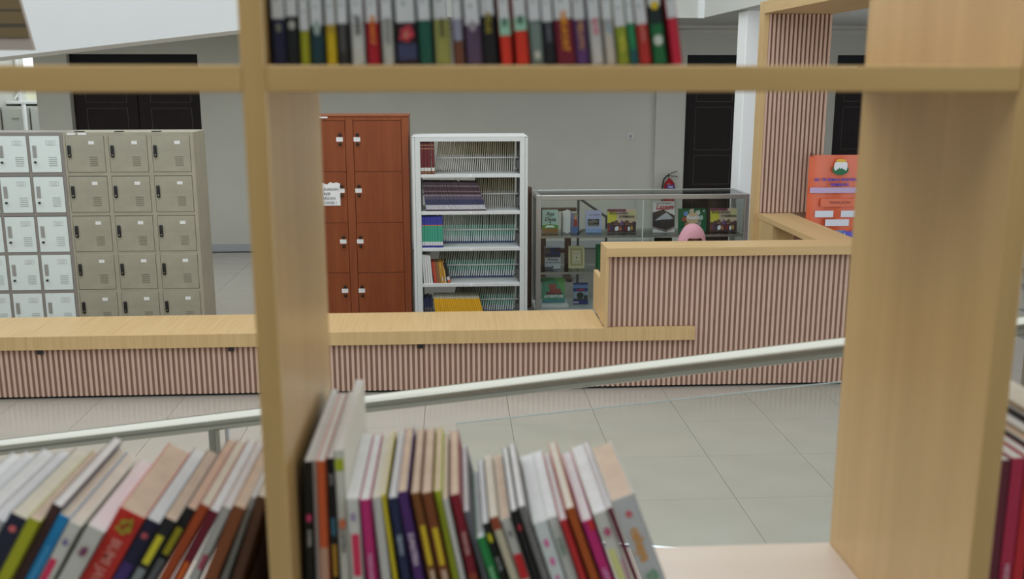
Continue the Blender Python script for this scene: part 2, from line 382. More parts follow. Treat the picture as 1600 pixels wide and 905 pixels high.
pr.build(pos, -.014, 'banner_print')
lettering('KB - TK KEMALA BHAYANGKARI', .034, B_, pos, .01, -.024, .545, .0012, name='banner_lettering', sx=.95)
lettering('REMBANG', .036, B_, pos, .01, -.024, .50, .0012, name='banner_lettering')
lettering('TERIMA JATAH', .03, ink(110, 40, 50), pos, .02, -.026, .338, name='banner_lettering')
m = MB(pos.location); 
for k in range(10):
    a, b = R(36*k), R(36*k+36); m.tube((3.21+.014*math.cos(a), 8.69, 1.62+.014*math.sin(a)), (3.21+.014*math.cos(b), 8.69, 1.62+.014*math.sin(b)), .003, 6)
m.build('ring', black_pl, pos)

# ------------------------------------------------------------------ lockers
tan = mat('olive beige locker steel', (.37, .345, .27), .45, noise=.06, nscale=7)
tan_d = mat('olive beige locker door', (.36, .338, .265), .42, noise=.07, nscale=9)
wht_d = mat('mint white locker door', (.74, .82, .81), .4, noise=.02, nscale=5)
wht_f = mat('grey brown locker frame', (.26, .235, .22), .45)
groove = mat('dark door gap', (.03, .028, .024), .8)
RZ = [(1.512, 1.813), (1.171, 1.477), (.832, 1.138), (.5, .799), (.165, .466)]
def locker(label, x0, cols, pitch, dw, x_first, frame, doorm, style):
    y0, x1 = 8.55, x0+cols*pitch+.012
    t = thing('locker', label, 'locker', ((x0+x1)/2, 8.76, 0))
    MB(t.location).box(x0, x1, y0+.012, 8.955, 0, 1.845, .004).build('body', frame, t)
    for i in range(cols+1):
        cx = x0+.006+i*pitch
        xa, xb = (x0 if i == 0 else x_first+(i-1)*pitch+dw+.003), (x1 if i == cols else x_first+i*pitch-.003)
        MB(t.location).box(xa, xb, y0, y0+.012, 0, 1.845, .001).build('stile', frame, t)
    zz = [1.845]+[z for r in RZ for z in (r[1], r[0])]+[0]
    zz = [(1.816, 1.845)]+[(RZ[i+1][1]+.003, RZ[i][0]-.003) for i in range(4)]+[(0, .162)]
    for i in range(cols):
        for z0, z1 in zz:
            MB(t.location).box(x_first+i*pitch-.003, x_first+i*pitch+dw+.003, y0+.0005, y0+.012, z0, z1).build('rail', frame, t)
    me_d = MB().box(0, dw, 0, .012, 0, .303, .0015).mesh('door')
    me_g = MB().box(-.003, dw+.003, .011, .0125, -.003, .306).mesh('gap')
    if style == 'tan':
        h = MB(); h.box(.012, .040, -.012, 0, .125, .225, .008, 3); h.tube((.026, -.006, .125), (.026, -.006, .126), .014, 12)
        me_h = h.mesh('handle', True); me_k = MB().tube((.027, -.015, .143), (.027, -.011, .143), .006, 10).mesh('keyhole')
        hm, km = black_pl, steel
    else:
        me_h = MB().box(.02, .052, -.006, 0, .125, .225, .003).mesh('handle'); hm = mat('grey handle recess', (.36, .36, .35), .4, .3)
        me_k = MB().tube((.036, -.018, .085), (.036, 0, .085), .009, 10).box(.034, .048, -.022, -.016, .080, .088).mesh('keyhole'); km = black_pl
    cx0 = dw*.60
    me_c = MB().box(cx0, cx0+.046, -.002, 0, .232, .26).mesh('name_card')
    v = MB()
    for k in range(5): v.box(cx0-.002, cx0+.066, -.003, .0, .055+k*.0175, .0595+k*.0175)
    me_v = v.mesh('vent'); f = MB()
    for q in ((cx0-.014, cx0+.062, .226, .228), (cx0-.014, cx0+.062, .264, .266), (cx0-.014, cx0-.012, .226, .266), (cx0+.06, cx0+.062, .226, .266)): f.box(q[0], q[1], -.0015, 0, q[2], q[3])
    me_f = f.mesh('card_frame')
    vm = mat('vent shade '+style, tuple(c*.55 for c in doorm.node_tree.nodes['Principled BSDF'].inputs['Base Color'].default_value[:3]), .6)
    for i in range(cols):
        for z0, z1 in RZ:
            d = place('door', me_d, doorm, t, Vector((x_first+i*pitch, y0-.003, z0))-t.location)
            place('handle', me_h, hm, d); place('lock', me_k, km, d); place('vent', me_v, vm, d)
            place('name_card', me_c, paper if style == 'tan' else mat('pale card', (.62, .66, .68), .6), d)
            if style != 'tan': place('card_frame', me_f, vm, d)
            place('gap', me_g, groove, d)
    return t
tl = locker('olive beige steel locker bank with black handles, three doors wide', -3.256, 3, .354, .312, -3.235, tan, tan_d, 'tan')
for x in (-3.22, -3.13): sbox('sticker', x, x+.07, 8.5485, 8.55, 1.822, 1.84, paper, tl)
locker('mint white steel locker bank with grey frame beside the olive lockers', -4.085, 3, .272, .245, -4.074, wht_f, wht_d, 'white')
for i, x in enumerate((-3.14, -2.81, -2.5)):
    o = MB((x, 8.62, 1.845)).box(x-.035, x+.035, 8.59, 8.65, 1.845, 1.851, .001, M=None).build('padlock_key_tag', black_pl)
    tag(o, ['flat black scrap lying on the olive lockers above the left column', 'flat black scrap lying on the olive lockers above the middle column', 'flat black scrap lying on the olive lockers above the right column'][i], 'scrap', 'black scraps on the lockers')

# ------------------------------------------------------------------ orange wooden cabinet
ow = wood('orange brown varnished plywood', (.26, .066, .020), (.205, .048, .014), 'z', 14, .12, .45, .35)
ow_f = wood('orange brown varnished frame', (.275, .072, .024), (.215, .052, .017), 'z', 20, .1, .45, .35)
cab = thing('wooden_locker_cabinet', 'orange brown wooden locker cabinet beside the white magazine shelf', 'cabinet', (-.94, 9.45, 0))
X0, X1, YC = -1.475, -.402, 9.2
sbox('body', X0, X1, YC+.02, 9.66, 0, 1.945, ow_f, cab, .003)
sbox('top_board', X0-.008, X1+.008, YC-.008, 9.67, 1.945, 1.956, ow_f, cab, .002)
for a, b in ((X0, X0+.06), (-.975, -.905), (-.463, X1)): sbox('stile', a, b, YC, YC+.02, 0, 1.945, ow_f, cab, .002)
for a, b in ((X0+.06, -.975), (-.905, -.463)):
    sbox('rail', a, b, YC, YC+.02, 1.91, 1.945, ow_f, cab); sbox('rail', a, b, YC, YC+.02, 0, .02, ow_f, cab)
knob_me = MB().lathe([(.006, 0), (.006, .012), (.015, .015), (.016, .022), (.011, .028)], n=14).mesh('knob', True); knob_me.transform(Matrix.Rotation(R(90), 4, 'X'))
dark_knob = mat('dark brass knob', (.05, .035, .025), .35, .6)
gapm = mat('dark cabinet gap', (.02, .008, .005), .9)
for a, b, side in ((X0+.063, -.979, 1), (-.901, -.467, -1)):
    for z0, z1 in ((.022, .486), (.490, .962), (.966, 1.439), (1.443, 1.907)):
        d = sbox('door', a, b, YC+.002, YC+.02, z0, z1, ow, cab, .002)
        kx = (b-.045 if side > 0 else a+.035); zc = z0+(z1-z0)*.62
        for dz in (.05, -.035):
            k = place('knob', knob_me, dark_knob, d, Vector((kx, YC+.002, zc+dz))-cab.location-d.location)
        MB().box(-.03, .03, -.002, 0, -.02, .02).build('number_card', paper, d, Vector((kx-.005, YC+.001, zc+.008))-cab.location-d.location)
sbox('sticker', -1.23, -1.13, YC-.0095, YC-.008, 1.93, 1.945, paper, cab)
np_ = thing('paper_notice', 'torn white paper notice taped on the orange wooden cabinet', 'notice', (-1.18, YC-.002, 1.30))
m = MB(np_.location); ptsn = [(-1.33, 1.13), (-1.04, 1.13), (-1.04, 1.335), (-1.075, 1.345), (-1.10, 1.338), (-1.13, 1.348), (-1.16, 1.325), (-1.20, 1.342), (-1.33, 1.345)]
m.prism([(x, YC-.004, z) for x, z in ptsn], (0, .002, 0)); m.build('sheet', paper, np_)
for k, s in enumerate(('DIGUNAKAN', 'WAJIB', 'DAFTARKAN', 'LOKER !')):
    lettering(s, .036, ink(110, 110, 118), np_, .125-(.0, .075, .03, .02)[k], -.0035, -.02-.042*k, .0006, align='RIGHT')

# ------------------------------------------------------------------ white steel magazine shelf
ws = mat('white grey shelf steel', (.64, .66, .66), .45)
mag = thing('magazine_shelf', 'pale grey steel double sided library shelf filled with magazines', 'shelf', (.16, 9.2, 0))
SX0, SX1, SY0, SY1 = -.361, .684, 8.95, 9.47
for a, b in ((SX0, SX0+.026), (SX1-.026, SX1)): sbox('side_panel', a, b, SY0+.004, SY1, 0, 1.770, ws, mag, .004)
for a, b in ((SX0+.027, -.287), (.612, SX1-.027)):
    sbox('post', a, b, SY0, SY0+.04, 0, 1.77, ws, mag, .003); sbox('post', a, b, SY1-.04, SY1, 0, 1.77, ws, mag, .003)
sbox('top_board', -.287, .612, SY0, SY1, 1.73, 1.7705, ws, mag, .003); sbox('top_cap', SX0, SX1, SY0, SY1, 1.7708, 1.774, ws, mag)
SHZ = [1.437, 1.100, .763, .427, .09]
for z in SHZ:
    s_ = sbox('shelf_board', -.287, .612, SY0+.002, SY1-.002, z-.032, z, ws, mag, .003)
    MB(mag.location+s_.location).box(.15, .175, SY0, SY0+.002, z-.025, z-.008).build('shelf_tag', paper, s_)
    sbox('back_stop', -.287, .612, 9.185, 9.193, z+.125, z+.138, ws, mag)
    sbox('bracket', .585, .612, 9.0, 9.19, z+.04, z+.12, mat('dark bracket', (.08, .08, .08), .6), mag)
# --- magazines: shared meshes, one object per magazine
def mag_mesh(t, d, h, m): 
    me = MB().box(-t/2, t/2, 0, d, 0, h).mesh('magazine'); me.materials.append(m); return me
OLV, WH, DK = S(112, 106, 84), S(176, 172, 160), S(60, 58, 52)
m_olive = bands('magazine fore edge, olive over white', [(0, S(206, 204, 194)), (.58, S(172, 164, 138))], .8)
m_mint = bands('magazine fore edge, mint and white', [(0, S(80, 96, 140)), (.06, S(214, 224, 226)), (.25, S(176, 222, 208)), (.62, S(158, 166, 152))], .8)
m_purple = bands('magazine spine, plum and blue bands', [(0, S(74, 44, 54)), (.05, S(205, 205, 212)), (.21, S(56, 60, 96)), (.40, S(92, 84, 106)), (.52, S(150, 130, 140)), (.57, S(62, 38, 50)), (.66, S(120, 100, 112)), (.70, S(66, 42, 54)), (.85, S(130, 118, 128)), (.88, S(66, 48, 58))], .5)
m_bluegreen = bands('volume spine, blue green and white', [(0, S(48, 50, 130)), (.07, S(200, 204, 206)), (.19, S(58, 150, 125)), (.70, S(190, 110, 80)), (.73, S(52, 56, 150))], .5)
m_yellow = bands('magazine spine, yellow and grey', [(0, S(170, 168, 172)), (.24, S(232, 172, 26)), (.93, S(190, 184, 164))], .5)
m_red = bands('volume spine, dark red with gold lines', [(0, S(92, 24, 30)), (.04, S(150, 120, 60)), (.07, S(96, 26, 32)), (.10, S(205, 205, 200)), (.21, S(98, 26, 32)), (.80, S(190, 160, 110)), (.815, S(92, 24, 30)), (.91, S(190, 160, 110)), (.925, S(92, 24, 30))], .5)
dark_gap = mat('dark magazine cover', (.03, .03, .03), .7)
ONES = 'first second third fourth fifth sixth seventh eighth ninth tenth eleventh twelfth thirteenth fourteenth fifteenth sixteenth seventeenth eighteenth nineteenth'.split()
def nth(i):
    if i < 19: return ONES[i]
    t, o = divmod(i+1, 10); return ['', '', 'twent', 'thirt', 'fort'][t]+('ieth' if o == 0 else 'y-'+ONES[o-1])
def run(x0, x1, n, y, z, t, d, h, m, tilt0, tilt1, label, group, cover=True, name='magazine'):
    """n magazines from x0 to x1 (foot positions); tilt > 0 leans right"""
    me = mag_mesh(t, d, h, m)
    if cover:                                       # dark cover on one side of the pale page edges
        me2 = MB().box(-t/2-.0022, -t/2, .0, d, 0, h).mesh('cover')
        b = bmesh.new(); b.from_mesh(me); nb = len(b.faces); b.from_mesh(me2); b.faces.ensure_lookup_table()
        for f in b.faces[nb:]: f.material_index = 1
        b.to_mesh(me); b.free(); me.materials.append(dark_gap)
    for i in range(n):
        u = i/max(1, n-1); a = tilt0+(tilt1-tilt0)*u; lift = abs(math.sin(R(a)))*t/2+.0003
        o = place(name, me, None, None, (x0+(x1-x0)*u, y+random.uniform(-.003, .003), z+lift), (0, R(a+random.uniform(-.4, .4)), 0))
        tag(o, label if n == 1 else nth(i)+' from the left, '+label, 'magazine' if name == 'magazine' else 'book', group)
z1, z2, z3, z4, z5 = SHZ
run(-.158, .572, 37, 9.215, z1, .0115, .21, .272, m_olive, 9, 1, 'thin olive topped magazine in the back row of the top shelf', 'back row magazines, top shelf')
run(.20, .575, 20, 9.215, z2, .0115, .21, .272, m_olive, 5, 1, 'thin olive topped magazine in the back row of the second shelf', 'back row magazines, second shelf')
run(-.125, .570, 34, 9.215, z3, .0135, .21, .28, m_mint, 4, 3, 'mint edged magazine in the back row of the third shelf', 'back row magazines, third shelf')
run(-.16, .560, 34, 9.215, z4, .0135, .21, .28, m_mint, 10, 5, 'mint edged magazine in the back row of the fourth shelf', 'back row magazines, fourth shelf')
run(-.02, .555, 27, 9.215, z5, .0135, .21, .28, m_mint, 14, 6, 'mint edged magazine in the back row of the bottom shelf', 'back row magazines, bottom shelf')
run(-.235, .300, 42, 8.975, z2, .0095, .2, .268, m_purple, -8, -17, 'plum and blue striped magazine leaning on the second shelf', 'striped magazines, second shelf')
run(-.274, -.106, 8, 8.97, z3, .0225, .2, .288, m_bluegreen, 0, 0, 'blue and green bound volume at the left of the third shelf', 'blue and green volumes', False, 'bound_volume')
for i, (x, lab) in enumerate(((-.272, 'dark red bound volume leftmost on the top shelf'), (-.240, 'dark red bound volume second from left on the top shelf'), (-.208, 'dark red bound volume third from left on the top shelf'), (-.172, 'dark red bound volume rightmost of four on the top shelf'))):
    run(x, x, 1, 8.97, z1, (.028, .029, .029, .024)[i], .2, .283, m_red, 0 if i < 3 else -1, 0, lab, 'dark red volumes', False, 'bound_volume')
run(-.16, .275, 25, 8.975, z5, .015, .2, .205, m_yellow, -6, -15, 'yellow spined magazine leaning on the bottom shelf', 'yellow magazines, bottom shelf')
navy_b = bands('navy bound report', [(0, S(150, 175, 210)), (.15, S(40, 44, 70)), (.4, S(90, 84, 84)), (.55, S(36, 40, 76))], .5)
for i in range(3):
    run(-.262+.026*i, 0, 1, 8.98, z5, .021, .2, .19+.008*(i == 1), navy_b, -2, -2, ['navy ring bound report leftmost on the bottom shelf', 'navy ring bound report second from left on the bottom shelf', 'navy ring bound report beside the yellow magazines'][i], 'navy reports', True, 'report')
for i in range(4):
    run(-.268+.022*i, 0, 1, 8.975, z4, .017, .2, .268-.003*i, mat('white report spine', (.70, .70, .70), .6), -3-.5*i, 0, nth(i)+' white spined report from the left on the fourth shelf', 'white reports, fourth shelf', True, 'report')
cols4 = [('red', S(176, 52, 40), .012), ('red orange', S(190, 80, 44), .014), ('dull brown', S(140, 96, 66), .012), ('light brown', S(160, 112, 70), .012), ('amber', S(200, 148, 50), .010), ('deep yellow', S(214, 168, 60), .010), ('golden', S(190, 130, 40), .010), ('pale yellow', S(222, 182, 90), .010)]
xx = -.176
for nme, c, t in cols4:
    bm_ = bands('report spine '+nme, [(0, c), (.08, S(205, 200, 195) if 'yellow' in nme else c), (.3, c)], .55)
    run(xx, 0, 1, 8.975, z4, t, .19, .195, bm_, -7, 0, nme+' thin report in the coloured bundle on the fourth shelf', 'coloured reports, fourth shelf', True, 'report'); xx += t+.0035
run(xx+.018, 0, 1, 8.975, z4, .022, .19, .198, bands('black report spine', [(0, S(186, 92, 50)), (.14, S(205, 205, 205)), (.30, S(30, 26, 24))], .5), -15, 0, 'black report with orange foot leaning at the end of the coloured bundle', 'coloured reports, fourth shelf', False, 'report')
bits = MB((.06, 9.0, z2)); tag(MB((.05, 9.04, 1.368)).box(.02, .028, 9.02, 9.05, 1.372, 1.405, 0, M=Matrix.Rotation(R(20), 4, 'Y')).box(.05, .062, 9.02, 9.05, 1.368, 1.405, 0).build('paper_slip', paper), 'white paper slip sticking up from the striped magazines', 'paper')

# ------------------------------------------------------------------ brown board + dark desk behind the glass case
bb = thing('wooden_board', 'tall narrow brown wooden board standing between magazine shelf and glass case', 'board', (.755, 9.75, 0))
MB(bb.location).box(.725, .785, 9.73, 9.76, 0, 1.235, .02, 2).build('plank', mat('dark reddish wood', (.09, .045, .03), .5, noise=.2), bb)
MB(bb.location).box(.735, .775, 9.722, 9.73, .1, 1.1).build('batten', mat('dark reddish wood', (.09, .045, .03)), bb)
dsk = thing('wooden_rack', 'dark brown wooden rack seen through the left of the glass display case', 'rack', (1.2, 11.25, 0))
dk = mat('dark desk wood', (.07, .038, .027), .5, noise=.2)
MB(dsk.location).box(.98, 1.42, 11.2, 11.27, .79, .825, .004).build('top_rail', dk, dsk)
for x in (1.0, 1.29): MB(dsk.location).box(x, x+.07, 11.21, 11.26, 0, .79).build('leg', dk, dsk)
MB(dsk.location).box(1.07, 1.29, 11.22, 11.25, .30, .34).build('lower_rail', dk, dsk)
for x in (1.0, 1.29): MB(dsk.location).box(x, x+.07, 11.05, 11.42, 0, .03).build('foot', dk, dsk)
bs = thing('easel_stand', 'dark grey slanted stand behind the glass display case', 'stand', (1.5, 10.9, 0))
gdk = mat('dark grey stand', (.06, .06, .065), .5)
for a, b in (((1.40, 10.9, .0), (1.40, 10.9, 1.0)), ((1.40, 10.9, .98), (1.78, 10.9, .72)), ((1.72, 10.9, 0), (1.72, 10.9, .78))): MB(bs.location).tube(a, b, .014, 8).build('strut', gdk, bs)

# ------------------------------------------------------------------ glass display case
case = thing('glass_display_case', 'long aluminium framed glass display case with books on glass shelves', 'display case', (1.85, 9.7, 0))
DX0, DX1, DY0, DY1, DZ = .805, 2.90, 9.45, 9.96, 1.18
sbox('base', DX0, DX1, DY0, DY1, 0, .045, mat('pale grey case base', (.5, .52, .52), .5), case)
f = .045
for x in (DX0, DX1-f):
    for y in (DY0, DY1-f): sbox('frame_post', x, x+f, y, y+f, .045, DZ, alu, case, .003)
for y in (DY0, DY1-f): sbox('frame_rail', DX0+f, DX1-f, y, y+f, DZ-f, DZ, alu, case, .003)
for x in (DX0, DX1-f): sbox('frame_rail', x, x+f, DY0+f, DY1-f, DZ-f, DZ, alu, case, .003)
sbox('glass_top', DX0+f, DX1-f, DY0+f, DY1-f, DZ-.008, DZ-.002, glass_m, case)
for a, b in ((DX0+f, 1.85), (1.853, DX1-f)): sbox('glass_front', a, b, DY0+.015, DY0+.020, .045, DZ-f, glass_m, case)
for a, b in ((DX0+f, 1.88), (1.84, DX1-f)): sbox('glass_back', a, b, DY1-(.02 if a < 1 else .03), DY1-(.015 if a < 1 else .025), .045, DZ-f, glass_m, case)
for x in (DX0+.02, DX1-.025): sbox('glass_side', x, x+.005, DY0+f, DY1-f, .045, DZ-f, glass_m, case)
sbox('mullion', 1.846, 1.857, DY0+.012, DY0+.022, .045, DZ-f, mat('clear strip', (.5, .55, .54), .3), case)
for z in (.778, .416):
    s_ = sbox('glass_shelf', DX0+f, DX1-f, DY0+.03, DY1-.03, z-.006, z, glass('shelf glass', (.86, .90, .89), .9), case)
    MB(case.location+s_.location).box(DX0+f, DX1-f, DY0+.022, DY0+.034, z-.02, z+.001).build('shelf_edge', alu, s_)
def dbook(label, x0, x1, zs, h, cover, lean=8, y=9.66, t=.012, name='display_book', turn=0):
    b = thing(name, label, 'book', ((x0+x1)/2, y, zs+.0012+t*math.sin(R(lean))), (R(-lean), 0, R(turn)), 'books in the glass display case')
    w2 = (x1-x0)/2
    MB().box(-w2, w2, 0, .0015, 0, h).box(-w2, w2, t-.0015, t, 0, h).box(-w2, -w2+.0015, 0, t, 0, h).build('cover', cover, b)
    MB().box(-w2+.0015, w2-.002, .0016, t-.0016, .001, h-.001).build('pages', paper, b)
    return b, w2
s1, s2, s3 = .778, .416, .045
BK = ink(30, 32, 36)
b, w2 = dbook('pale mint book with dark handwritten title at the left of the top glass shelf', .884, 1.042, s1, .232, ink(178, 205, 196))
p = Print(); p.rect(-w2, w2, .0, .05, ink(150, 110, 60)); p.add([(-w2, .045), (w2, .045), (w2, .075), (0, .09), (-w2, .075)], ink(98, 160, 60)); p.add([(-.05, .055), (.05, .055), (.03, .075), (-.035, .075)], W); p.rect(-.002, .002, .075, .105, BK); p.ell(0, .105, .007, .009, BK, 8); p.build(b, -.001)
lettering('Asa', .055, BK, b, .0, -.0045, .19, .0008, shear=.2); lettering('dari', .028, ink(90, 80, 60), b, 0, -.0045, .162, shear=.2); lettering('Desa', .055, BK, b, .0, -.0045, .135, .0008, shear=.2)
# open white booklet, a curled leaf standing beside it
o = thing('open_booklet', 'white booklet standing open with curled leaf on the top glass shelf', 'book', (1.125, 9.66, s1+.001), group='books in the glass display case')
m = MB(); n = 8
pts = [(-.038+.076*i/n, -.03*math.sin(math.pi*i/n)) for i in range(n+1)]
for i in range(n): m.box(pts[i][0], pts[i+1][0]+.0005, pts[i][1], pts[i][1]+.004, .0+.03*abs(i-n/2)/n, .24-.04*abs(i-n/2)/n)
m.build('leaf', paper, o); MB().box(-.045, -.041, -.02, .07, 0, .2).build('cover', ink(120, 115, 110), o)
b, w2 = dbook('thin booklet with colourful figure cover beside the open white booklet', 1.172, 1.245, s1, .196, ink(120, 122, 150), turn=8)
p = Print(); p.ell(.01, .15, .016, .02, ink(190, 140, 100)); p.rect(-.01, .03, .06, .13, ink(150, 70, 60)); p.rect(-w2, w2, 0, .06, ink(90, 110, 160)); p.rect(.005, .03, .165, .185, ink(150, 150, 60)); p.build(b, -.001)
b, w2 = dbook('lilac book with photograph of a house on the top glass shelf', 1.318, 1.478, s1, .222, ink(166, 172, 206))
p = Print(); p.rect(-w2, w2, 0, .035, ink(130, 160, 205)); p.rect(-.058, .055, .08, .135, ink(46, 46, 44)); p.rect(-.05, .0, .085, .11, ink(90, 84, 72)); p.add([(-.05, .115), (0, .13), (.045, .115), (.045, .1), (-.05, .1)], ink(120, 116, 104)); p.rect(-.058, .055, .066, .08, ink(110, 116, 110)); p.build(b, -.001)
lettering('Seni Tradisional', .017, ink(70, 74, 110), b, .01, -.004, .176, .0004)
def adventure(label, x0, x1):
    b, w2 = dbook(label, x0, x1, s1, .232, ink(206, 186, 160))
    p = Print(); p.rect(-w2, .3*w2, .205, .232, ink(122, 62, 84)); p.rect(-w2, -.35*w2, .09, .205, ink(208, 200, 70)); p.ell(.75*w2, .18, .3*w2, .035, ink(196, 190, 140)); p.rect(-w2, w2, 0, .075, ink(72, 44, 52))
    for k in range(8):
        xx_ = -w2*.88+w2*.25*k; p.ell(xx_, .075+.012*(k % 3), w2*.16, .022, (ink(98, 68, 60), ink(84, 54, 66), ink(110, 80, 64))[k % 3], 10)
    p.add([(-.02, .07), (.02, .07), (.0, .135)], ink(120, 84, 130))
    for k, (xx_, c) in enumerate(((-.9, ink(150, 60, 50)), (-.75, ink(60, 60, 120)), (-.4, W), (-.3, W), (-.1, ink(190, 120, 60)), (.25, ink(140, 40, 40)), (.5, W), (.7, ink(180, 150, 60)))): p.ell(xx_*w2, .035+.006*(k % 2), .012, .024, c, 9)
    p.build(b, -.001)
    lettering('PETUALANGAN', .030, BK, b, -.03, -.0125, .19, .001, sx=.88); lettering('DI REMBANG', .030, BK, b, .05, -.0125, .155, .001, sx=.88)
adventure('wide yellow and plum adventure book in the middle of the top glass shelf', 1.537, 1.822)
adventure('wide yellow and plum adventure book at the right end of the top glass shelf', 2.578, 2.845)
b, w2 = dbook('tall white book with red script title and dark rooftop picture', 1.985, 2.205, s1, .312, ink(214, 212, 212), 10, 9.62)
p = Print(); mar = ink(92, 44, 50)
p.add([(-w2, .19), (w2, .255), (w2, .26), (-w2, .2)], mar); p.add([(-w2, .06), (-w2, .19), (.0, .225), (w2, .17), (w2, .06), (.02, .02)], ink(52, 44, 44)); p.add([(-w2*.8, .12), (-.02, .17), (.03, .20), (w2*.9, .14), (w2*.6, .13), (0, .13)], ink(180, 182, 190)); p.add([(-w2, .055), (.02, .015), (w2, .055), (w2, .047), (.02, .005), (-w2, .047)], mar); p.build(b, -.001)
lettering('Lasem', .068, ink(176, 36, 52), b, .008, -.005, .252, .0016, shear=.25); lettering('Cerita dan legenda', .02, BK, b, 0, -.005, .292); lettering('- - - - - - - - - -', .016, ink(150, 60, 70), b, 0, -.005, .222)
b, w2 = dbook('green picture book with round title badge behind the pink headscarf', 2.252, 2.536, s1, .232, ink(24, 98, 62))
p = Print()
for k, c in enumerate((ink(110, 150, 210), ink(210, 190, 170), ink(200, 206, 200), ink(180, 200, 190), ink(160, 160, 150), ink(190, 110, 80), ink(180, 130, 90), ink(170, 90, 70))):
    an = R(140-45*k); p.ell(.085*math.cos(an), .13+.075*math.sin(an), .026, .024, c, 9); p.ell(.085*math.cos(an)+.012, .13+.075*math.sin(an)+.014, .011, .013, c, 8)
p.ell(0, .13, .064, .062, ink(214, 186, 150), 20); p.rect(.108, .122, .2, .212, W); p.build(b, -.001)
lettering('Takaful', .042, W, b, 0, -.0095, .14, .002, shear=.15)
b, w2 = dbook('dark covered book at the right of the middle glass shelf', 2.02, 2.20, s2, .30, ink(34, 36, 34))
lettering('LASEM', .03, ink(120, 110, 70), b, 0, -.003, .24)
b, w2 = dbook('book with crowd photo above a white title panel on the middle shelf', .912, 1.07, s2, .222, ink(196, 200, 208))
p = Print(); p.rect(-w2, w2, .12, .21, ink(46, 52, 96)); p.rect(-w2, -.3*w2, .15, .21, ink(96, 84, 80)); p.rect(.2*w2, w2, .165, .205, ink(66, 50, 56))
for k in range(6): p.ell(-w2*.8+k*w2*.32, .125, .012, .016, ink(60, 56, 60), 8)
p.rect(-w2, 0, .0, .02, ink(90, 90, 110)); p.ell(0, .018, .008, .01, BK, 8); p.build(b, -.001)
lettering('Novena', .034, BK, b, 0, -.006, .092, .0006, shear=.15); lettering('dan Sejarah Rembang', .0165, BK, b, 0, -.006, .062, .0004)
b, w2 = dbook('cream book with ornamental border on the middle glass shelf', 1.150, 1.312, s2, .226, ink(206, 198, 160))
p = Print(); p.rect(-.062, .062, .03, .2, ink(170, 156, 112)); p.rect(-.046, .046, .045, .185, ink(198, 190, 154)); p.rect(-.036, .036, .06, .17, ink(208, 202, 172)); p.ell(0, .108, .005, .012, ink(110, 96, 60), 8); p.build(b, -.001)
lettering('Serat Jawa', .014, ink(90, 76, 50), b, 0, -.004, .15); lettering('REMBANG', .011, ink(90, 76, 50), b, 0, -.004, .07)
b, w2 = dbook('green folder half hidden by the tall counter on the middle glass shelf', 1.425, 1.60, s2, .24, ink(24, 110, 62)); MB().box(-w2+.01, -w2+.014, -.002, 0, .01, .23).build('elastic_band', BK, b)
b, w2 = dbook('large teal green book with red armchair picture on the bottom shelf', .885, 1.115, s3+.03, .25, ink(84, 160, 128), 14, 9.62)
p = Print(); p.add([(-w2, .2), (w2*.6, .25), (-w2, .25)], ink(70, 140, 80)); p.add([(0, .25), (w2, .25), (w2, .08)], ink(110, 176, 96)); p.rect(-w2, w2, 0, .03, ink(70, 140, 150))
p.add([(-.045, .1), (.07, .1), (.075, .135), (-.035, .14)], ink(150, 70, 62)); p.add([(-.04, .135), (.04, .13), (.02, .19), (-.05, .185)], ink(170, 84, 74)); p.rect(-.075, -.045, .08, .11, ink(120, 60, 56)); p.rect(-.06, .09, .082, .1, ink(130, 58, 54)); p.build(b, -.001)
lettering('ADVENTURE', .034, W, b, .0, -.006, .062, .0012, shear=.15); lettering('in rembang', .015, ink(30, 80, 90), b, 0, -.006, .035)
b, w2 = dbook('blue book with photograph of a tree on the bottom glass case shelf', 1.205, 1.352, s3, .22, ink(52, 58, 120))
p = Print(); p.rect(-w2, w2, .165, .2, ink(110, 140, 200)); p.rect(-w2, w2, .045, .13, ink(150, 170, 190)); p.ell(-.005, .09, .036, .034, ink(40, 48, 40)); p.ell(.05, .075, .02, .02, ink(46, 54, 44)); p.rect(-w2, w2, .045, .06, ink(70, 72, 66)); p.rect(-w2, -.02, .012, .03, ink(170, 176, 200)); p.build(b, -.001)
lettering('LASEM', .03, ink(190, 60, 80), b, 0, -.0035, .148, .001)
tag(MB((1.0, 9.62, s3)).box(.87, 1.14, 9.52, 9.75, s3, s3+.028, .003).build('white_box', paper), 'flat white box under the teal green book in the glass case', 'box')

# ------------------------------------------------------------------ fire extinguisher + wall switch
fe = thing('fire_extinguisher', 'red fire extinguisher with black hose hanging on the back wall', 'fire extinguisher', (2.925, WY-.12, .45))
red = mat('red extinguisher paint', S(150, 24, 34), .25)
MB().lathe([(.05, 0), (.072, .012), (.075, .03), (.075, .40), (.068, .44), (.045, .475), (.024, .49), (.024, .51)], n=24).build('cylinder', red, fe, (0, 0, 0), True)
MB().box(-.05, .05, -.0775, -.055, .36, .43, .004).build('label', ink(60, 50, 120), fe)
lettering('FIRE', .035, W, fe, 0, -.0785, .40)
MB().tube((0, 0, .51), (0, 0, .57), .018, 12).build('valve', steel, fe)
MB().prism([(-.02, -.01, .56), (.10, -.01, .60), (.10, -.01, .608), (-.02, -.01, .57)], (0, .02, 0)).prism([(-.02, -.01, .555), (.11, -.01, .535), (.11, -.01, .527), (-.02, -.01, .545)], (0, .02, 0)).build('lever', black_pl, fe)
m = MB(); pp = [(0, -.02, .55), (-.04, -.03, .55), (-.085, -.03, .50), (-.10, -.03, .40), (-.10, -.03, .2), (-.09, -.03, .08)]
for a, b_ in zip(pp, pp[1:]): m.tube(a, b_, .011, 10)
m.build('hose', black_pl, fe, smooth=True)
MB().box(-.03, .03, .06, .07, .2, .4).build('wall_bracket', steel, fe)
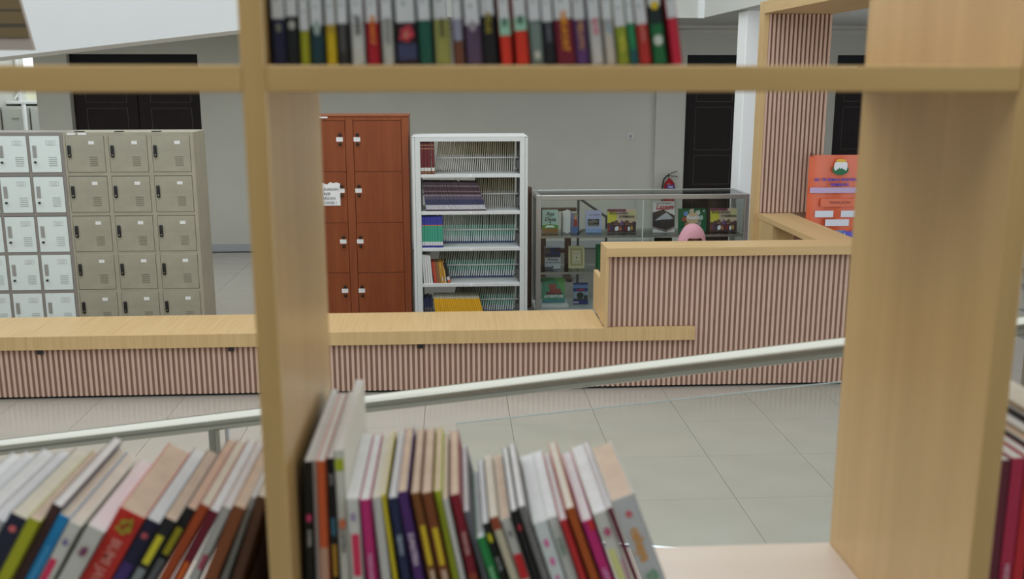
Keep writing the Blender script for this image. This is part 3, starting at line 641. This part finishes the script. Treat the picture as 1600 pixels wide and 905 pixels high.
sw = thing('wall_switch', 'small white switch on the back wall right of the magazine shelf', 'switch', (2.40, WY, 1.47))
MB().box(-.045, .045, -.012, 0, 0, .09, .004).build('plate', mat('off white plastic', (.55, .55, .52), .5), sw); MB().box(-.018, .018, -.018, -.012, .025, .065).build('rocker', mat('grey rocker', (.3, .3, .3), .5), sw)

# ------------------------------------------------------------------ person seated behind the tall counter
def person():
    root = thing('person', 'person in a dusty pink headscarf bent over the desk behind the tall counter', 'person', (1.985, 8.45, 0))
    V = {}; vs = []; es = []; rad = []
    def v(k, x, y, z, r, p=None, ry=None):
        V[k] = len(vs); vs.append((x, y-8.45, z)); rad.append((r, ry or r))
        if p: es.append((V[p], V[k]))
    v('pelvis', 0, 8.52, .50, .15, None, .12); v('belly', 0, 8.42, .60, .135, 'pelvis', .11); v('chest', 0, 8.28, .72, .15, 'belly', .11); v('neckb', 0, 8.15, .82, .07, 'chest', .06); v('neck', 0, 8.09, .86, .05, 'neckb'); v('jaw', 0, 8.01, .905, .062, 'neck', .07); v('head', 0, 7.985, .975, .08, 'jaw', .09); v('crown', 0, 7.98, 1.04, .062, 'head', .07)
    for s, n in ((-1, 'l'), (1, 'r')):
        v('sh'+n, s*.17, 8.22, .76, .06, 'chest'); v('el'+n, s*.25, 8.02, .755, .045, 'sh'+n); v('wr'+n, s*.14, 7.78, .765, .028, 'el'+n); v('pa'+n, s*.11, 7.71, .757, .030, 'wr'+n, .016)
        for k, (dx, ln) in enumerate(((-.028, .055), (-.010, .07), (.010, .075), (.028, .068))):
            v('f%d%s' % (k, n), s*.11+dx, 7.665, .756, .0095, 'pa'+n); v('g%d%s' % (k, n), s*.11+dx*1.15, 7.665-ln*.6, .752, .0085, 'f%d%s' % (k, n)); v('h%d%s' % (k, n), s*.11+dx*1.2, 7.665-ln, .742, .0075, 'g%d%s' % (k, n))
        v('t0'+n, s*.11-s*.045, 7.73, .756, .010, 'pa'+n); v('t1'+n, s*.11-s*.062, 7.70, .750, .009, 't0'+n)
        v('hip'+n, s*.09, 8.46, .49, .095, 'pelvis'); v('kn'+n, s*.11, 8.06, .50, .07, 'hip'+n); v('an'+n, s*.11, 8.08, .09, .042, 'kn'+n); v('to'+n, s*.12, 7.93, .04, .035, 'an'+n)
    me = bpy.data.meshes.new('body'); me.from_pydata(vs, es, [])
    o = bpy.data.objects.new('body', me); C.objects.link(o)
    md = o.modifiers.new('skin', 'SKIN'); md.use_smooth_shade = True
    for i, d in enumerate(me.skin_vertices[0].data): d.radius = rad[i]; d.use_root = (i == 0)
    o.modifiers.new('sub', 'SUBSURF').levels = 2
    dg = bpy.context.evaluated_depsgraph_get(); bm = bpy.data.meshes.new_from_object(o.evaluated_get(dg)); bpy.data.objects.remove(o)
    bm.materials.clear(); bm.materials.append(mat('dark plum blouse', (.10, .05, .07), .8)); bm.materials.append(mat('skin', (.36, .19, .12), .55)); bm.materials.append(mat('black trousers', (.02, .02, .024), .8))
    for p in bm.polygons:
        c = p.center; y = c.y+8.45
        p.material_index = 1 if (y < 7.775 or c.z > .84) and c.z > .6 else (2 if c.z < .56 else 0); p.use_smooth = True
    body = place('body', bm, None, root)
    # face: brows, eyes, nose, mouth
    fm = MB()
    for s in (-1, 1): fm.box(s*.03-.014, s*.03+.014, -.572, -.548, .985, .990)
    fm.build('eyebrows', mat('dark brow', (.02, .012, .01), .8), body)
    e_ = MB()
    for s in (-1, 1): e_.lathe([(.002, -.006), (.011, -.003), (.012, 0), (.011, .003), (.002, .006)], (s*.03, -.548, .968), 10)
    e_.build('eyes', mat('dark eye', (.015, .01, .01), .2), body)
    MB().prism([(-.012, -.54, .935), (.012, -.54, .935), (.004, -.545, .975), (-.004, -.545, .975)], (0, -.03, -.004)).build('nose', MATS['skin'], body)
    MB().box(-.022, .022, -.535, -.515, .908, .915, .002).build('mouth', mat('lips', (.3, .1, .09), .5), body)
    # headscarf: cap over the head, open at the face, falling to the shoulders
    pink = mat('dusty pink cloth', S(190, 140, 152), .85, noise=.06, nscale=9, bump=.3, bscale=50)
    b = bmesh.new(); N, rings = 32, []
    prof = [(0.004, 1.114, -.004), (.038, 1.106, -.002), (.069, 1.084, 0), (.092, 1.046, .004), (.105, 1.0, .008), (.113, .955, .012), (.116, .92, .018), (.128, .88, .03), (.155, .84, .06), (.185, .79, .09), (.20, .73, .10)]
    for r, z, dy in prof:
        ring = []
        for i in range(N):
            a = 2*math.pi*i/N; k = 1+.03*math.sin(a*5+z*20)*(z < .95)
            ring.append(b.verts.new((r*math.cos(a)*k-.004*(z > 1.05)-.01*max(0, -math.cos(a))*(z < 1.02), (7.985-8.45)+dy+r*1.12*math.sin(a)*k, z)))
        rings.append(ring)
    for j, (p, q) in enumerate(zip(rings, rings[1:])):
        for i in range(N):
            am = (i+.5)*360/N
            if 4 <= j <= 6 and abs(am-270) < (34, 40, 36)[j-4]: continue
            b.faces.new((p[i], p[(i+1) % N], q[(i+1) % N], q[i]))
    bmesh.ops.recalc_face_normals(b, faces=b.faces); hm = bpy.data.meshes.new('headscarf'); b.to_mesh(hm); b.free()
    for p in hm.polygons: p.use_smooth = True
    h = place('headscarf', hm, pink, body)
    h.modifiers.new('t', 'SOLIDIFY').thickness = .006; h.modifiers.new('s', 'SUBSURF').levels = 1
    ch = thing('office_chair', 'black office chair under the person in the pink headscarf', 'chair', (1.985, 8.52, 0))
    MB().box(-.23, .23, -.22, .22, .36, .41, .02, 2).build('seat', mat('black chair fabric', (.02, .02, .02), .9), ch)
    MB().box(-.21, .21, .2, .24, .45, .84, .02, 2).build('backrest', MATS['black chair fabric'], ch); MB().box(-.03, .03, .24, .26, .33, .55).build('back_bracket', black_pl, ch)
    MB().tube((0, 0, .08), (0, 0, .36), .03).build('pole', black_pl, ch)
    for k in range(5):
        a = R(72*k+20); l = MB().tube((0, 0, .09), (.26*math.cos(a), .26*math.sin(a), .06), .018, 8).build('leg', black_pl, ch)
        MB().tube((.26*math.cos(a)-.012, .26*math.sin(a), .026), (.26*math.cos(a)+.012, .26*math.sin(a), .026), .026, 12).build('castor', black_pl, l)
person()

# ------------------------------------------------------------------ hanging sign, top left
hs = thing('hanging_board', 'tan hanging board with brown stepped bars in front of the white ramp wall', 'sign', (-.98, 2.2, 2.355))
sk = lambda x, z: (x-.19*z, z)
def slab(x0, x1, z0, z1, y0, th): return MB().prism([(sk(x, z)[0], y0, z) for x, z in ((x0, z0), (x1, z0), (x1, z1), (x0, z1))], (0, th, 0))
slab(-.25, .10, 0, .42, 0, .012).build('board', mat('tan board', (.33, .28, .245), .7), hs)
br = [mat('brown bar', (.13, .088, .035), .7), mat('dark bar', (.05, .04, .02), .7)]
for x0, x1, z0, z1, c in ((.028, .098, .026, .046, 0), (.02, .099, .046, .054, 1), (.015, .0985, .054, .078, 0), (.014, .0985, .078, .083, 1), (.013, .099, .083, .14, 0)): slab(x0, x1, z0, z1, -.004, .0039).build('bar', br[c], hs)
for x in (-.2, -.02): MB().tube((x, .006, .42), (x, .006, 1.6), .002, 6).build('cord', black_pl, hs)

# ------------------------------------------------------------------ foreground bookcase
bc = thing('bookcase', 'pale maple open bookcase filling the foreground with two rows of books', 'bookcase', (.17, 1.08, .70))
BY0, BY1 = .90, 1.257
UPR = [(-.896, -.873), (-.1845, -.163), (.525, .548), (1.236, 1.259)]
for a, b in UPR: sbox('upright', a, b, BY0, BY1, .70, 2.98, shelf_z, bc, .0015)
for (a0, a), (b, b1) in zip(UPR, UPR[1:]):
    for z0, z1 in ((.76, .783), (1.18, 1.203), (1.634, 1.657), (2.2865, 2.310), (2.957, 2.98)): sbox('shelf_board', a, b, BY0, BY1, z0, z1, shelf_pale if z0 < 2 else shelf_x, bc, .0012)
    sbox('plinth', a, b, BY0+.03, BY0+.05, .70, .76, shelf_x, bc)
PW, PC, PT = mat('white page block', (.86, .87, .90), .85, noise=.04, nscale=40), mat('cream page block', (.80, .76, .68), .85, noise=.05, nscale=40), mat('yellowed page block', (.76, .60, .48), .85, noise=.09, nscale=30)
CREAMC = ink(200, 198, 192)
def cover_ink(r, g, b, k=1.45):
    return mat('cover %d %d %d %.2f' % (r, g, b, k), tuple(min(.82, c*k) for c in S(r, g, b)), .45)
def fbook(label, group, x, y, z, t, L, D, lean, col, pages, deco=(), side=0, covermat=None):
    """lean > 0: top leans left (turns on its left foot); lean < 0: top leans right (turns on its right foot)"""
    b = thing('book', label, 'book', (x, y, z), (0, R(-lean), 0), group)
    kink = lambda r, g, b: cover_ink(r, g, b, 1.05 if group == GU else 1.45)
    ox = 0 if lean >= 0 else -t
    cm = covermat or kink(*col); ct = min(.0009, t*.12)
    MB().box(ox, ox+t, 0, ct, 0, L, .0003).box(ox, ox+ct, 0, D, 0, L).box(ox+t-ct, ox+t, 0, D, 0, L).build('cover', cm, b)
    m = MB(); x0, x1 = ox+ct*1.02, ox+t-ct*1.02
    if x1-x0 > .001: m.box(x0, x1, ct*1.02, D-.002, .001, L-.0004).build('pages', pages, b)
    up = (lambda z: 1-(1-z)*.62) if group in (GL, GM) else (lambda z: z)      # titles sit in the upper part of these spines
    for k, d in enumerate(deco):
        d = list(d)
        if d[0] == 'band': d[1], d[2] = up(d[1]), up(d[2])
        elif d[0] == 'spot': d[1] = up(d[1])
        else: d[2] = up(d[2])
        if d[0] == 'band':                # printed band / label across the spine
            _, z0, z1, c = d[:4]; i0, i1 = (d[4], d[5]) if len(d) > 4 else (.04, .96)
            MB().box(ox+t*i0, ox+t*i1, -.0005-.0001*k, .0, L*z0, L*z1).build('spine_band', kink(*c), b)
        elif d[0] == 'spot':
            _, zc, rx, rz, c = d; q = Print()
            if rz > .0075:
                for j in range(7): q.ell(ox+t/2+t*rx*.62*math.cos(j*2.4), L*zc+rz*.62*math.sin(j*2.4+.4), t*rx*(.28+.1*(j % 3)), rz*(.22+.09*(j % 2)), kink(*c), 9)
            else: q.ell(ox+t/2, L*zc, t*rx, rz, kink(*c), 10)
            q.build(b, -.0009, 'spine_emblem')
        elif d[0] == 'text':
            _, s, zc, k_, c = d; lettering(s, t*k_, kink(*c), b, ox+t*.5, -.0012, L*zc, t*.02, 90, 'spine_title')
    return b
GL, GM, GU, GR = 'leaning books, lower left bay', 'leaning books, lower middle bay', 'upright books, upper middle bay', 'books, lower right bay'
ZS = 1.6575
LB = [  # foot x, thickness, height, lean, cover, pages, label, print
 (-0.6266, .016, .222, (150, 150, 158), PW, 'pale grey spined book leftmost of the lower left bay', ()),
 (-0.6081, .016, .228, (190, 194, 205), PW, 'white spined book second from left in the lower left bay', ()),
 (-0.5901, .0155, .234, (130, 134, 146), PW, 'grey spined book third from left in the lower left bay', ()),
 (-0.5721, .0145, .228, (168, 168, 168), PW, 'light grey book just left of the navy book', ()),
 (-0.5499, 0.0184, 0.231, (28, 30, 54), PC, 'navy book with small pink logo, left of the yellow green book', (('spot', .90, .2, .004, (196, 96, 100)), ('band', .3, .6, (64, 44, 80), .2, .8))),
 (-0.5351, 0.0126, 0.232, (150, 152, 24), PT, 'yellow green book in the lower left bay', ()),
 (-0.5228, 0.0105, 0.245, (62, 36, 34), PW, 'dark brown book between yellow green and blue books', ()),
 (-0.5088, 0.0120, 0.231, (24, 120, 176), PC, 'bright blue book in the lower left bay', (('band', .3, .75, (54, 136, 186), .3, .7),)),
 (-0.4931, 0.0135, 0.222, (188, 186, 180), PC, 'pale grey book with pink title panel beside the blue book', (('band', .45, .68, (196, 44, 84), .1, .6), ('spot', .84, .2, .004, (110, 100, 150)))),
 (-0.4709, 0.0188, 0.216, (182, 180, 174), PW, 'pale grey book with small emblem beside the thick red book', (('spot', .80, .22, .008, (130, 60, 80)), ('spot', .79, .12, .006, (60, 80, 140)))),
 (-0.4384, 0.0277, 0.229, (184, 40, 32), PT, 'thick red book with green emblem in the lower left bay', (('spot', .89, .3, .013, (150, 130, 40)), ('text', 'BUMI JAWI', .55, .5, (214, 120, 110)))),
 (-0.4204, 0.0152, 0.221, (28, 28, 56), PW, 'navy and purple book right of the thick red book', (('spot', .87, .25, .004, (176, 80, 90)), ('band', .1, .62, (66, 44, 106), .1, .9))),
 (-0.4042, 0.0137, 0.230, (24, 24, 26), PT, 'black book with yellow title, nearer the thick red book', (('band', .62, .86, (190, 180, 40), .25, .75), ('band', .2, .58, (120, 124, 128), .2, .8))),
 (-0.3914, 0.0108, 0.238, (24, 24, 26), PT, 'black book with yellow title, nearer the orange brown book', (('band', .62, .84, (190, 180, 40), .2, .8), ('band', .2, .58, (120, 124, 128), .2, .8))),
 (-0.3741, 0.0107, 0.242, (158, 66, 26), PC, 'orange brown book in the lower left bay', ()),
 (-0.3571, 0.0106, 0.234, (98, 16, 34), PW, 'maroon book with orange title in the lower left bay', (('band', .35, .58, (190, 90, 30), .3, .8),)),
 (-0.3345, 0.0098, 0.233, (160, 158, 154), PW, 'grey spined book right of the maroon book', (('band', .5, .62, (150, 60, 80), .4, .9),)),
 (-0.3066, 0.0132, 0.227, (120, 66, 36), PT, 'plain brown book near the left upright', ()),
 (-0.2894, 0.0060, 0.230, (150, 152, 150), PW, 'thin grey booklet near the left upright', ()),
 (-0.2670, 0.0110, 0.227, (84, 54, 36), PC, 'dark brown book leaning against the left upright', ())]
LEANS = [30]*4+[30, 30, 30, 30, 30, 31, 31, 31, 31, 31, 30, 29, 26.5, 23.5, 21, 18.5]
for (x, t, L, c, pg, lab, deco), a in zip(LB, LEANS):
    fbook(lab, GL, x, .946+random.uniform(-.006, .008), ZS, t, L+.007, random.uniform(.176, .196), -a, c, pg, deco)
MBK = [
 (-0.1520, 0.0092, 0.261, -1.5, (22, 22, 22), PW, 'tall black book with pink dot against the left upright', (('spot', .62, .32, .0045, (190, 60, 110)), ('text', 'KOREA', .48, .62, (170, 170, 170))), .24),
 (-0.1433, 0.0041, 0.263, -0.5, (170, 170, 176), PW, 'thin pale grey book between black and orange tall books', (), .22),
 (-0.1332, 0.0090, 0.264, -0.3, (190, 86, 44), PW, 'tall orange book in the lower middle bay', (('band', .0, .42, (176, 140, 120), .05, .95),), .22),
 (-0.1308, 0.0089, 0.264, 0.2, (22, 22, 24), PW, 'tall black book right of the orange book', (('text', 'JIWA', .86, .6, (150, 150, 150)), ('band', .48, .6, (60, 110, 130), .25, .75), ('band', .2, .42, (170, 130, 40), .25, .75)), .22),
 (-0.1191, 0.0096, 0.274, 0.8, (196, 196, 190), PW, 'tall white book with lime patch at the top', (('band', .87, .945, (158, 170, 40), .05, .95), ('spot', .53, .35, .006, (214, 110, 70)), ('text', 'Tanya and Bumi', .45, .6, (70, 70, 76))), .24),
 (-0.1062, 0.0131, 0.223, 1.6, (196, 196, 192), PW, 'white book with red title panel left of the magenta book', (('band', .38, .72, (206, 50, 86), .25, .85), ('spot', .86, .2, .005, (150, 130, 170))), .188),
 (-0.0868, 0.0105, 0.222, 3, (176, 40, 106), PW, 'magenta book right of the white book with red panel', (('text', 'TANAH JAWA', .45, .5, (220, 150, 180)),), .188),
 (-0.0692, 0.0099, 0.222, 4.5, (186, 186, 182), PC, 'pale grey book right of the magenta book', (), .188),
 (-0.0532, 0.0042, 0.226, 6, (206, 180, 40), PC, 'thin yellow booklet left of the navy book', (), .188),
 (-0.0425, 0.0099, 0.223, 7, (30, 38, 70), PW, 'navy book with white title in the lower middle bay', (('text', 'SEJARAH', .62, .6, (150, 160, 176)), ('spot', .25, .3, .005, (200, 180, 50))), .188),
 (-0.0245, 0.0106, 0.231, 9, (70, 36, 96), PT, 'purple book with white title', (('text', 'SUMATERA', .55, .7, (196, 180, 206)), ('spot', .2, .25, .004, (200, 160, 60))), .19),
 (-0.0088, 0.0094, 0.229, 9.5, (112, 66, 28), PT, 'brown book with yellow title beside the purple book', (('band', .42, .74, (206, 170, 36), .3, .8), ('band', .12, .38, (176, 150, 130), .3, .8)), .19),
 (0.0042, 0.0107, 0.229, 10, (116, 62, 30), PT, 'brown book with yellow title beside the lime book', (('band', .42, .72, (206, 170, 36), .3, .8), ('band', .12, .38, (176, 150, 130), .3, .8)), .19),
 (0.0167, 0.0074, 0.229, 10, (164, 176, 40), PT, 'lime green book in the lower middle bay', (), .19),
 (0.0269, 0.0047, 0.224, 10.5, (190, 188, 184), PT, 'thin white booklet left of the maroon book', (), .19),
 (0.0361, 0.0100, 0.225, 11, (122, 24, 40), PT, 'maroon book with pale title in the lower middle bay', (('text', 'MANUSIA', .60, .62, (200, 150, 150)), ('band', .05, .35, (140, 60, 40), .1, .9)), .19),
 (0.0575, 0.0060, 0.208, 14, (96, 96, 104), PW, 'dark grey book right of the maroon book', (), .188),
 (0.0703, 0.0090, 0.182, 16, (34, 120, 62), PW, 'small green book in the lower middle bay', (('text', 'BUDAYA', .6, .6, (140, 190, 150)),), .175),
 (0.0814, 0.0077, 0.195, 16.5, (28, 28, 28), PW, 'black book with yellow mark right of the green book', (('spot', .86, .3, .006, (206, 186, 40)), ('text', 'NOVEL', .6, .7, (150, 150, 150))), .175),
 (0.0935, 0.0088, 0.204, 17, (186, 176, 154), PC, 'tan book with red brown top', (('band', .88, .99, (140, 62, 40)),), .175),
 (0.1038, 0.0106, 0.2, 17, (190, 188, 184), PT, 'pale grey book with red triangle', (('band', .42, .66, (196, 36, 44), .1, .9), ('spot', .86, .12, .004, (90, 90, 90))), .18),
 (0.1178, 0.0071, 0.213, 17, (26, 24, 26), PW, 'black book right of the book with red triangle', (('spot', .85, .3, .004, (150, 40, 60)),), .18),
 (0.1268, 0.0078, 0.217, 17, (110, 108, 108), PW, 'dark grey mottled book in the lower middle bay', (), .18),
 (0.1365, 0.0148, 0.197, 17, (192, 198, 210), PW, 'pale blue white book with pink marks', (('spot', .80, .16, .005, (200, 90, 150)), ('spot', .62, .16, .005, (200, 90, 150)), ('spot', .45, .14, .005, (190, 110, 160))), .188),
 (0.1541, 0.0114, 0.2, 17.5, (186, 188, 184), PW, 'pale grey book right of the pale blue book', (('text', 'SUNDA', .72, .55, (110, 140, 120)),), .188),
 (0.1686, 0.0079, 0.2, 18, (180, 40, 44), PW, 'red book left of the burnt orange book', (), .188),
 (0.1810, 0.0093, 0.215, 18.5, (160, 74, 28), PC, 'burnt orange book in the lower middle bay', (), .19),
 (0.1949, 0.0115, 0.2, 19, (176, 36, 104), PW, 'magenta book with pale title near the thick grey book', (('text', 'LAYAR', .45, .6, (220, 150, 190)), ('band', .9, .99, (190, 44, 40), .5, .96)), .19),
 (0.2118, 0.0150, 0.21, 19.5, (190, 188, 182), PW, 'pale book with yellow panel beside the thick grey book', (('band', .3, .66, (206, 200, 130), .1, .55), ('spot', .82, .25, .005, (170, 80, 110)), ('band', .2, .55, (190, 130, 150), .7, .85)), .19),
 (0.2300, 0.0058, 0.218, 20, (92, 30, 52), PW, 'thin maroon booklet left of the thick grey book', (), .19),
 (0.2395, 0.0246, 0.227, 20.5, (176, 176, 178), PT, 'thick grey book with orange script at the right end of the row', (('spot', .86, .14, .004, (190, 90, 100)), ('text', 'cahaya', .60, .62, (216, 140, 70)), ('spot', .32, .3, .01, (110, 150, 120))), .15)]
prev = None
for x, t, L, a, c, pg, lab, deco, D in MBK:
    fbook(lab, GM, x, .946+random.uniform(-.004, .006), ZS, t, L, D, a, c, pg, deco)
UB = [  # x0, x1, cover, start of the white shelf-mark label (m above the shelf), label, print
 (-.1585, -.1464, (30, 34, 66), .043, 'navy book leftmost on the upper shelf', (('spot', .15, .2, .004, (120, 120, 110)),)),
 (-.1459, -.1353, (24, 26, 30), .045, 'black book second from left on the upper shelf', (('spot', .16, .3, .004, (170, 170, 160)),)),
 (-.1342, -.1256, (150, 152, 30), .033, 'lime yellow book between black and teal books on the upper shelf', ()),
 (-.1244, -.1129, (26, 58, 66), .037, 'dark teal book with pale emblem on the upper shelf', (('spot', .16, .28, .007, (150, 165, 160)),)),
 (-.1113, -.1018, (200, 170, 24), .038, 'bright yellow book on the upper shelf', (('band', .13, .19, (170, 140, 40), .1, .9),)),
 (-.1006, -.0908, (44, 44, 46), .039, 'charcoal book right of the bright yellow book', (('band', .05, .17, (76, 74, 74), .2, .7),)),
 (-.0886, -.0765, (190, 190, 188), .040, 'white book with black letters left of the red and gold book', (('text', 'JAWA', .16, .55, (50, 50, 54)),)),
 (-.0747, -.0632, (162, 22, 42), .040, 'red book with gold lettering on the upper shelf', (('text', 'FILSAFAT', .145, .55, (216, 120, 40)),)),
 (-.0609, -.0504, (180, 180, 176), .042, 'pale grey book right of the red and gold book', (('text', 'ETNOGRAFI', .15, .4, (110, 110, 116)),)),
 (-.0480, -.0289, (52, 30, 40), .040, 'thick book with red and blue picture on its spine', (('band', .02, .09, (60, 66, 100)), ('spot', .13, .36, .009, (196, 60, 76)), ('spot', .12, .18, .005, (220, 180, 150)))),
 (-.0276, -.0154, (28, 84, 70), .042, 'dark green book right of the picture spine book', ()),
 (-.0132, .0009, (152, 152, 84), .043, 'olive yellow book on the upper shelf', (('text', 'HUKUM', .165, .32, (70, 72, 50)),)),
 (.0035, .0128, (110, 66, 50), .043, 'brown book with grey top half on the upper shelf', (('band', .105, .21, (140, 140, 160), .1, .9),)),
 (.0147, .0291, (86, 66, 92), .038, 'plum grey book on the upper shelf', (('spot', .165, .25, .005, (150, 140, 150)),)),
 (.0296, .0431, (26, 26, 32), .046, 'black book with gold lettering on the upper shelf', (('text', 'ATLAS', .175, .5, (150, 136, 40)),)),
 (.0462, .0567, (206, 52, 36), .043, 'orange red book with mint top, left of the pair', (('band', .128, .22, (150, 196, 172), .04, .96), ('spot', .185, .2, .004, (60, 90, 80)))),
 (.0599, .0721, (206, 52, 36), .045, 'orange red book with mint top, right of the pair', (('band', .148, .23, (150, 196, 172), .04, .96), ('spot', .195, .2, .004, (60, 90, 80)))),
 (.0736, .0850, (112, 126, 122), .042, 'grey green book right of the orange red pair', (('spot', .04, .25, .004, (190, 190, 184)),)),
 (.0860, .0962, (30, 30, 38), .041, 'black book right of the grey green book', (('text', 'KAMUS', .14, .5, (110, 110, 120)),)),
 (.0972, .1146, (112, 26, 48), .043, 'maroon book with gold lettering on the upper shelf', (('text', 'HIKAYAT', .135, .5, (216, 140, 40)),)),
 (.1152, .1270, (92, 58, 116), .043, 'violet book with gold lettering on the upper shelf', (('text', 'MELAYU', .13, .6, (186, 140, 90)),)),
 (.1292, .1404, (190, 188, 188), .043, 'white book with pink letters on the upper shelf', (('text', 'BATIK', .155, .5, (206, 100, 120)),)),
 (.1422, .1515, (190, 182, 174), .043, 'cream book with blue letters on the upper shelf', (('text', 'LAUT', .165, .55, (100, 150, 180)),)),
 (.1529, .1638, (140, 152, 50), .037, 'lime green book with yellow marks on the upper shelf', (('spot', .09, .3, .01, (190, 186, 70)),)),
 (.1646, .1718, (40, 130, 84), .040, 'thin green book right of the lime green book', (('band', .0, .07, (30, 86, 90)),)),
 (.1732, .1844, (176, 46, 44), .039, 'brick red book on the upper shelf', (('text', 'SASTRA', .14, .45, (206, 120, 110)),)),
 (.1867, .1990, (32, 104, 62), .055, 'dark green book with yellow badge on the upper shelf', (('band', .17, .27, (26, 40, 42), .02, .98), ('spot', .245, .3, .004, (210, 180, 40)), ('spot', .10, .36, .005, (190, 200, 190)))),
 (.2035, .2129, (190, 34, 60), .045, 'crimson book at the right end of the upper shelf', ())]
n = len(UB); pv = None
for i, (x0, x1, c, lz, lab, deco) in enumerate(UB):
    a = 9.0*(i/(n-1))**1.3; t = x1-x0-.0003; L = .205+random.uniform(-.008, .012)
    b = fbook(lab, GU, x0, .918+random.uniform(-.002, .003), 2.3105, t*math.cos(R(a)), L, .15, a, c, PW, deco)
    tw = t*math.cos(R(a)); MB().box(tw*.04, tw*.94, -.0006, 0, lz-.003, .10).build('shelf_mark', mat('white shelf mark label', (.62, .63, .65), .6), b)
    pr = Print()
    for k in range(4): pr.rect(tw*.35, tw*(.5+.1*(k % 2)), lz+.012+k*.011, lz+.0145+k*.011, ink(120, 122, 128), y=0)
    pr.build(b, -.0008, 'shelf_mark_lines')
RBK = [(.5490, .0275, .222, (120, 100, 90), PW, 'brown book mostly hidden by the right upright in the right bay', ()),
 (.5775, .0135, .243, (92, 26, 46), PW, 'dark maroon book nearest the right upright in the right bay', ()), (.5915, .0150, .245, (164, 34, 70), PW, 'crimson book with pale title in the right bay', (('text', 'NEGERI', .45, .5, (220, 150, 170)),)),
 (.6070, .013, .247, (176, 28, 40), PW, 'bright red book in the right bay', ()), (.6205, .003, .252, (22, 22, 24), PW, 'thin black folder right of the bright red book', ()), (.6240, .012, .250, (176, 150, 120), PT, 'tan book right of the thin black folder', ()), (.6365, .015, .254, (190, 190, 194), PW, 'white book in the right bay', ()),
 (.6520, .004, .262, (22, 22, 26), PW, 'tall thin black folder in the right bay', ()), (.6565, .045, .268, (170, 160, 146), PC, 'thick cream book at the far right of the right bay', ())]
for x, t, L, c, pg, lab, deco in RBK: fbook(lab, GR, x, .955, ZS, t, L, .22, 0, c, pg, deco)
fbook('dark brown book standing upright behind the leaning books at the left upright', GL, -.2660, 1.146, ZS, .031, .125, .105, 0, (84, 56, 40), PC)
fbook('brown book standing upright at the back beside the left upright', GL, -.2340, 1.146, ZS, .046, .135, .105, 0, (96, 62, 44), PC)
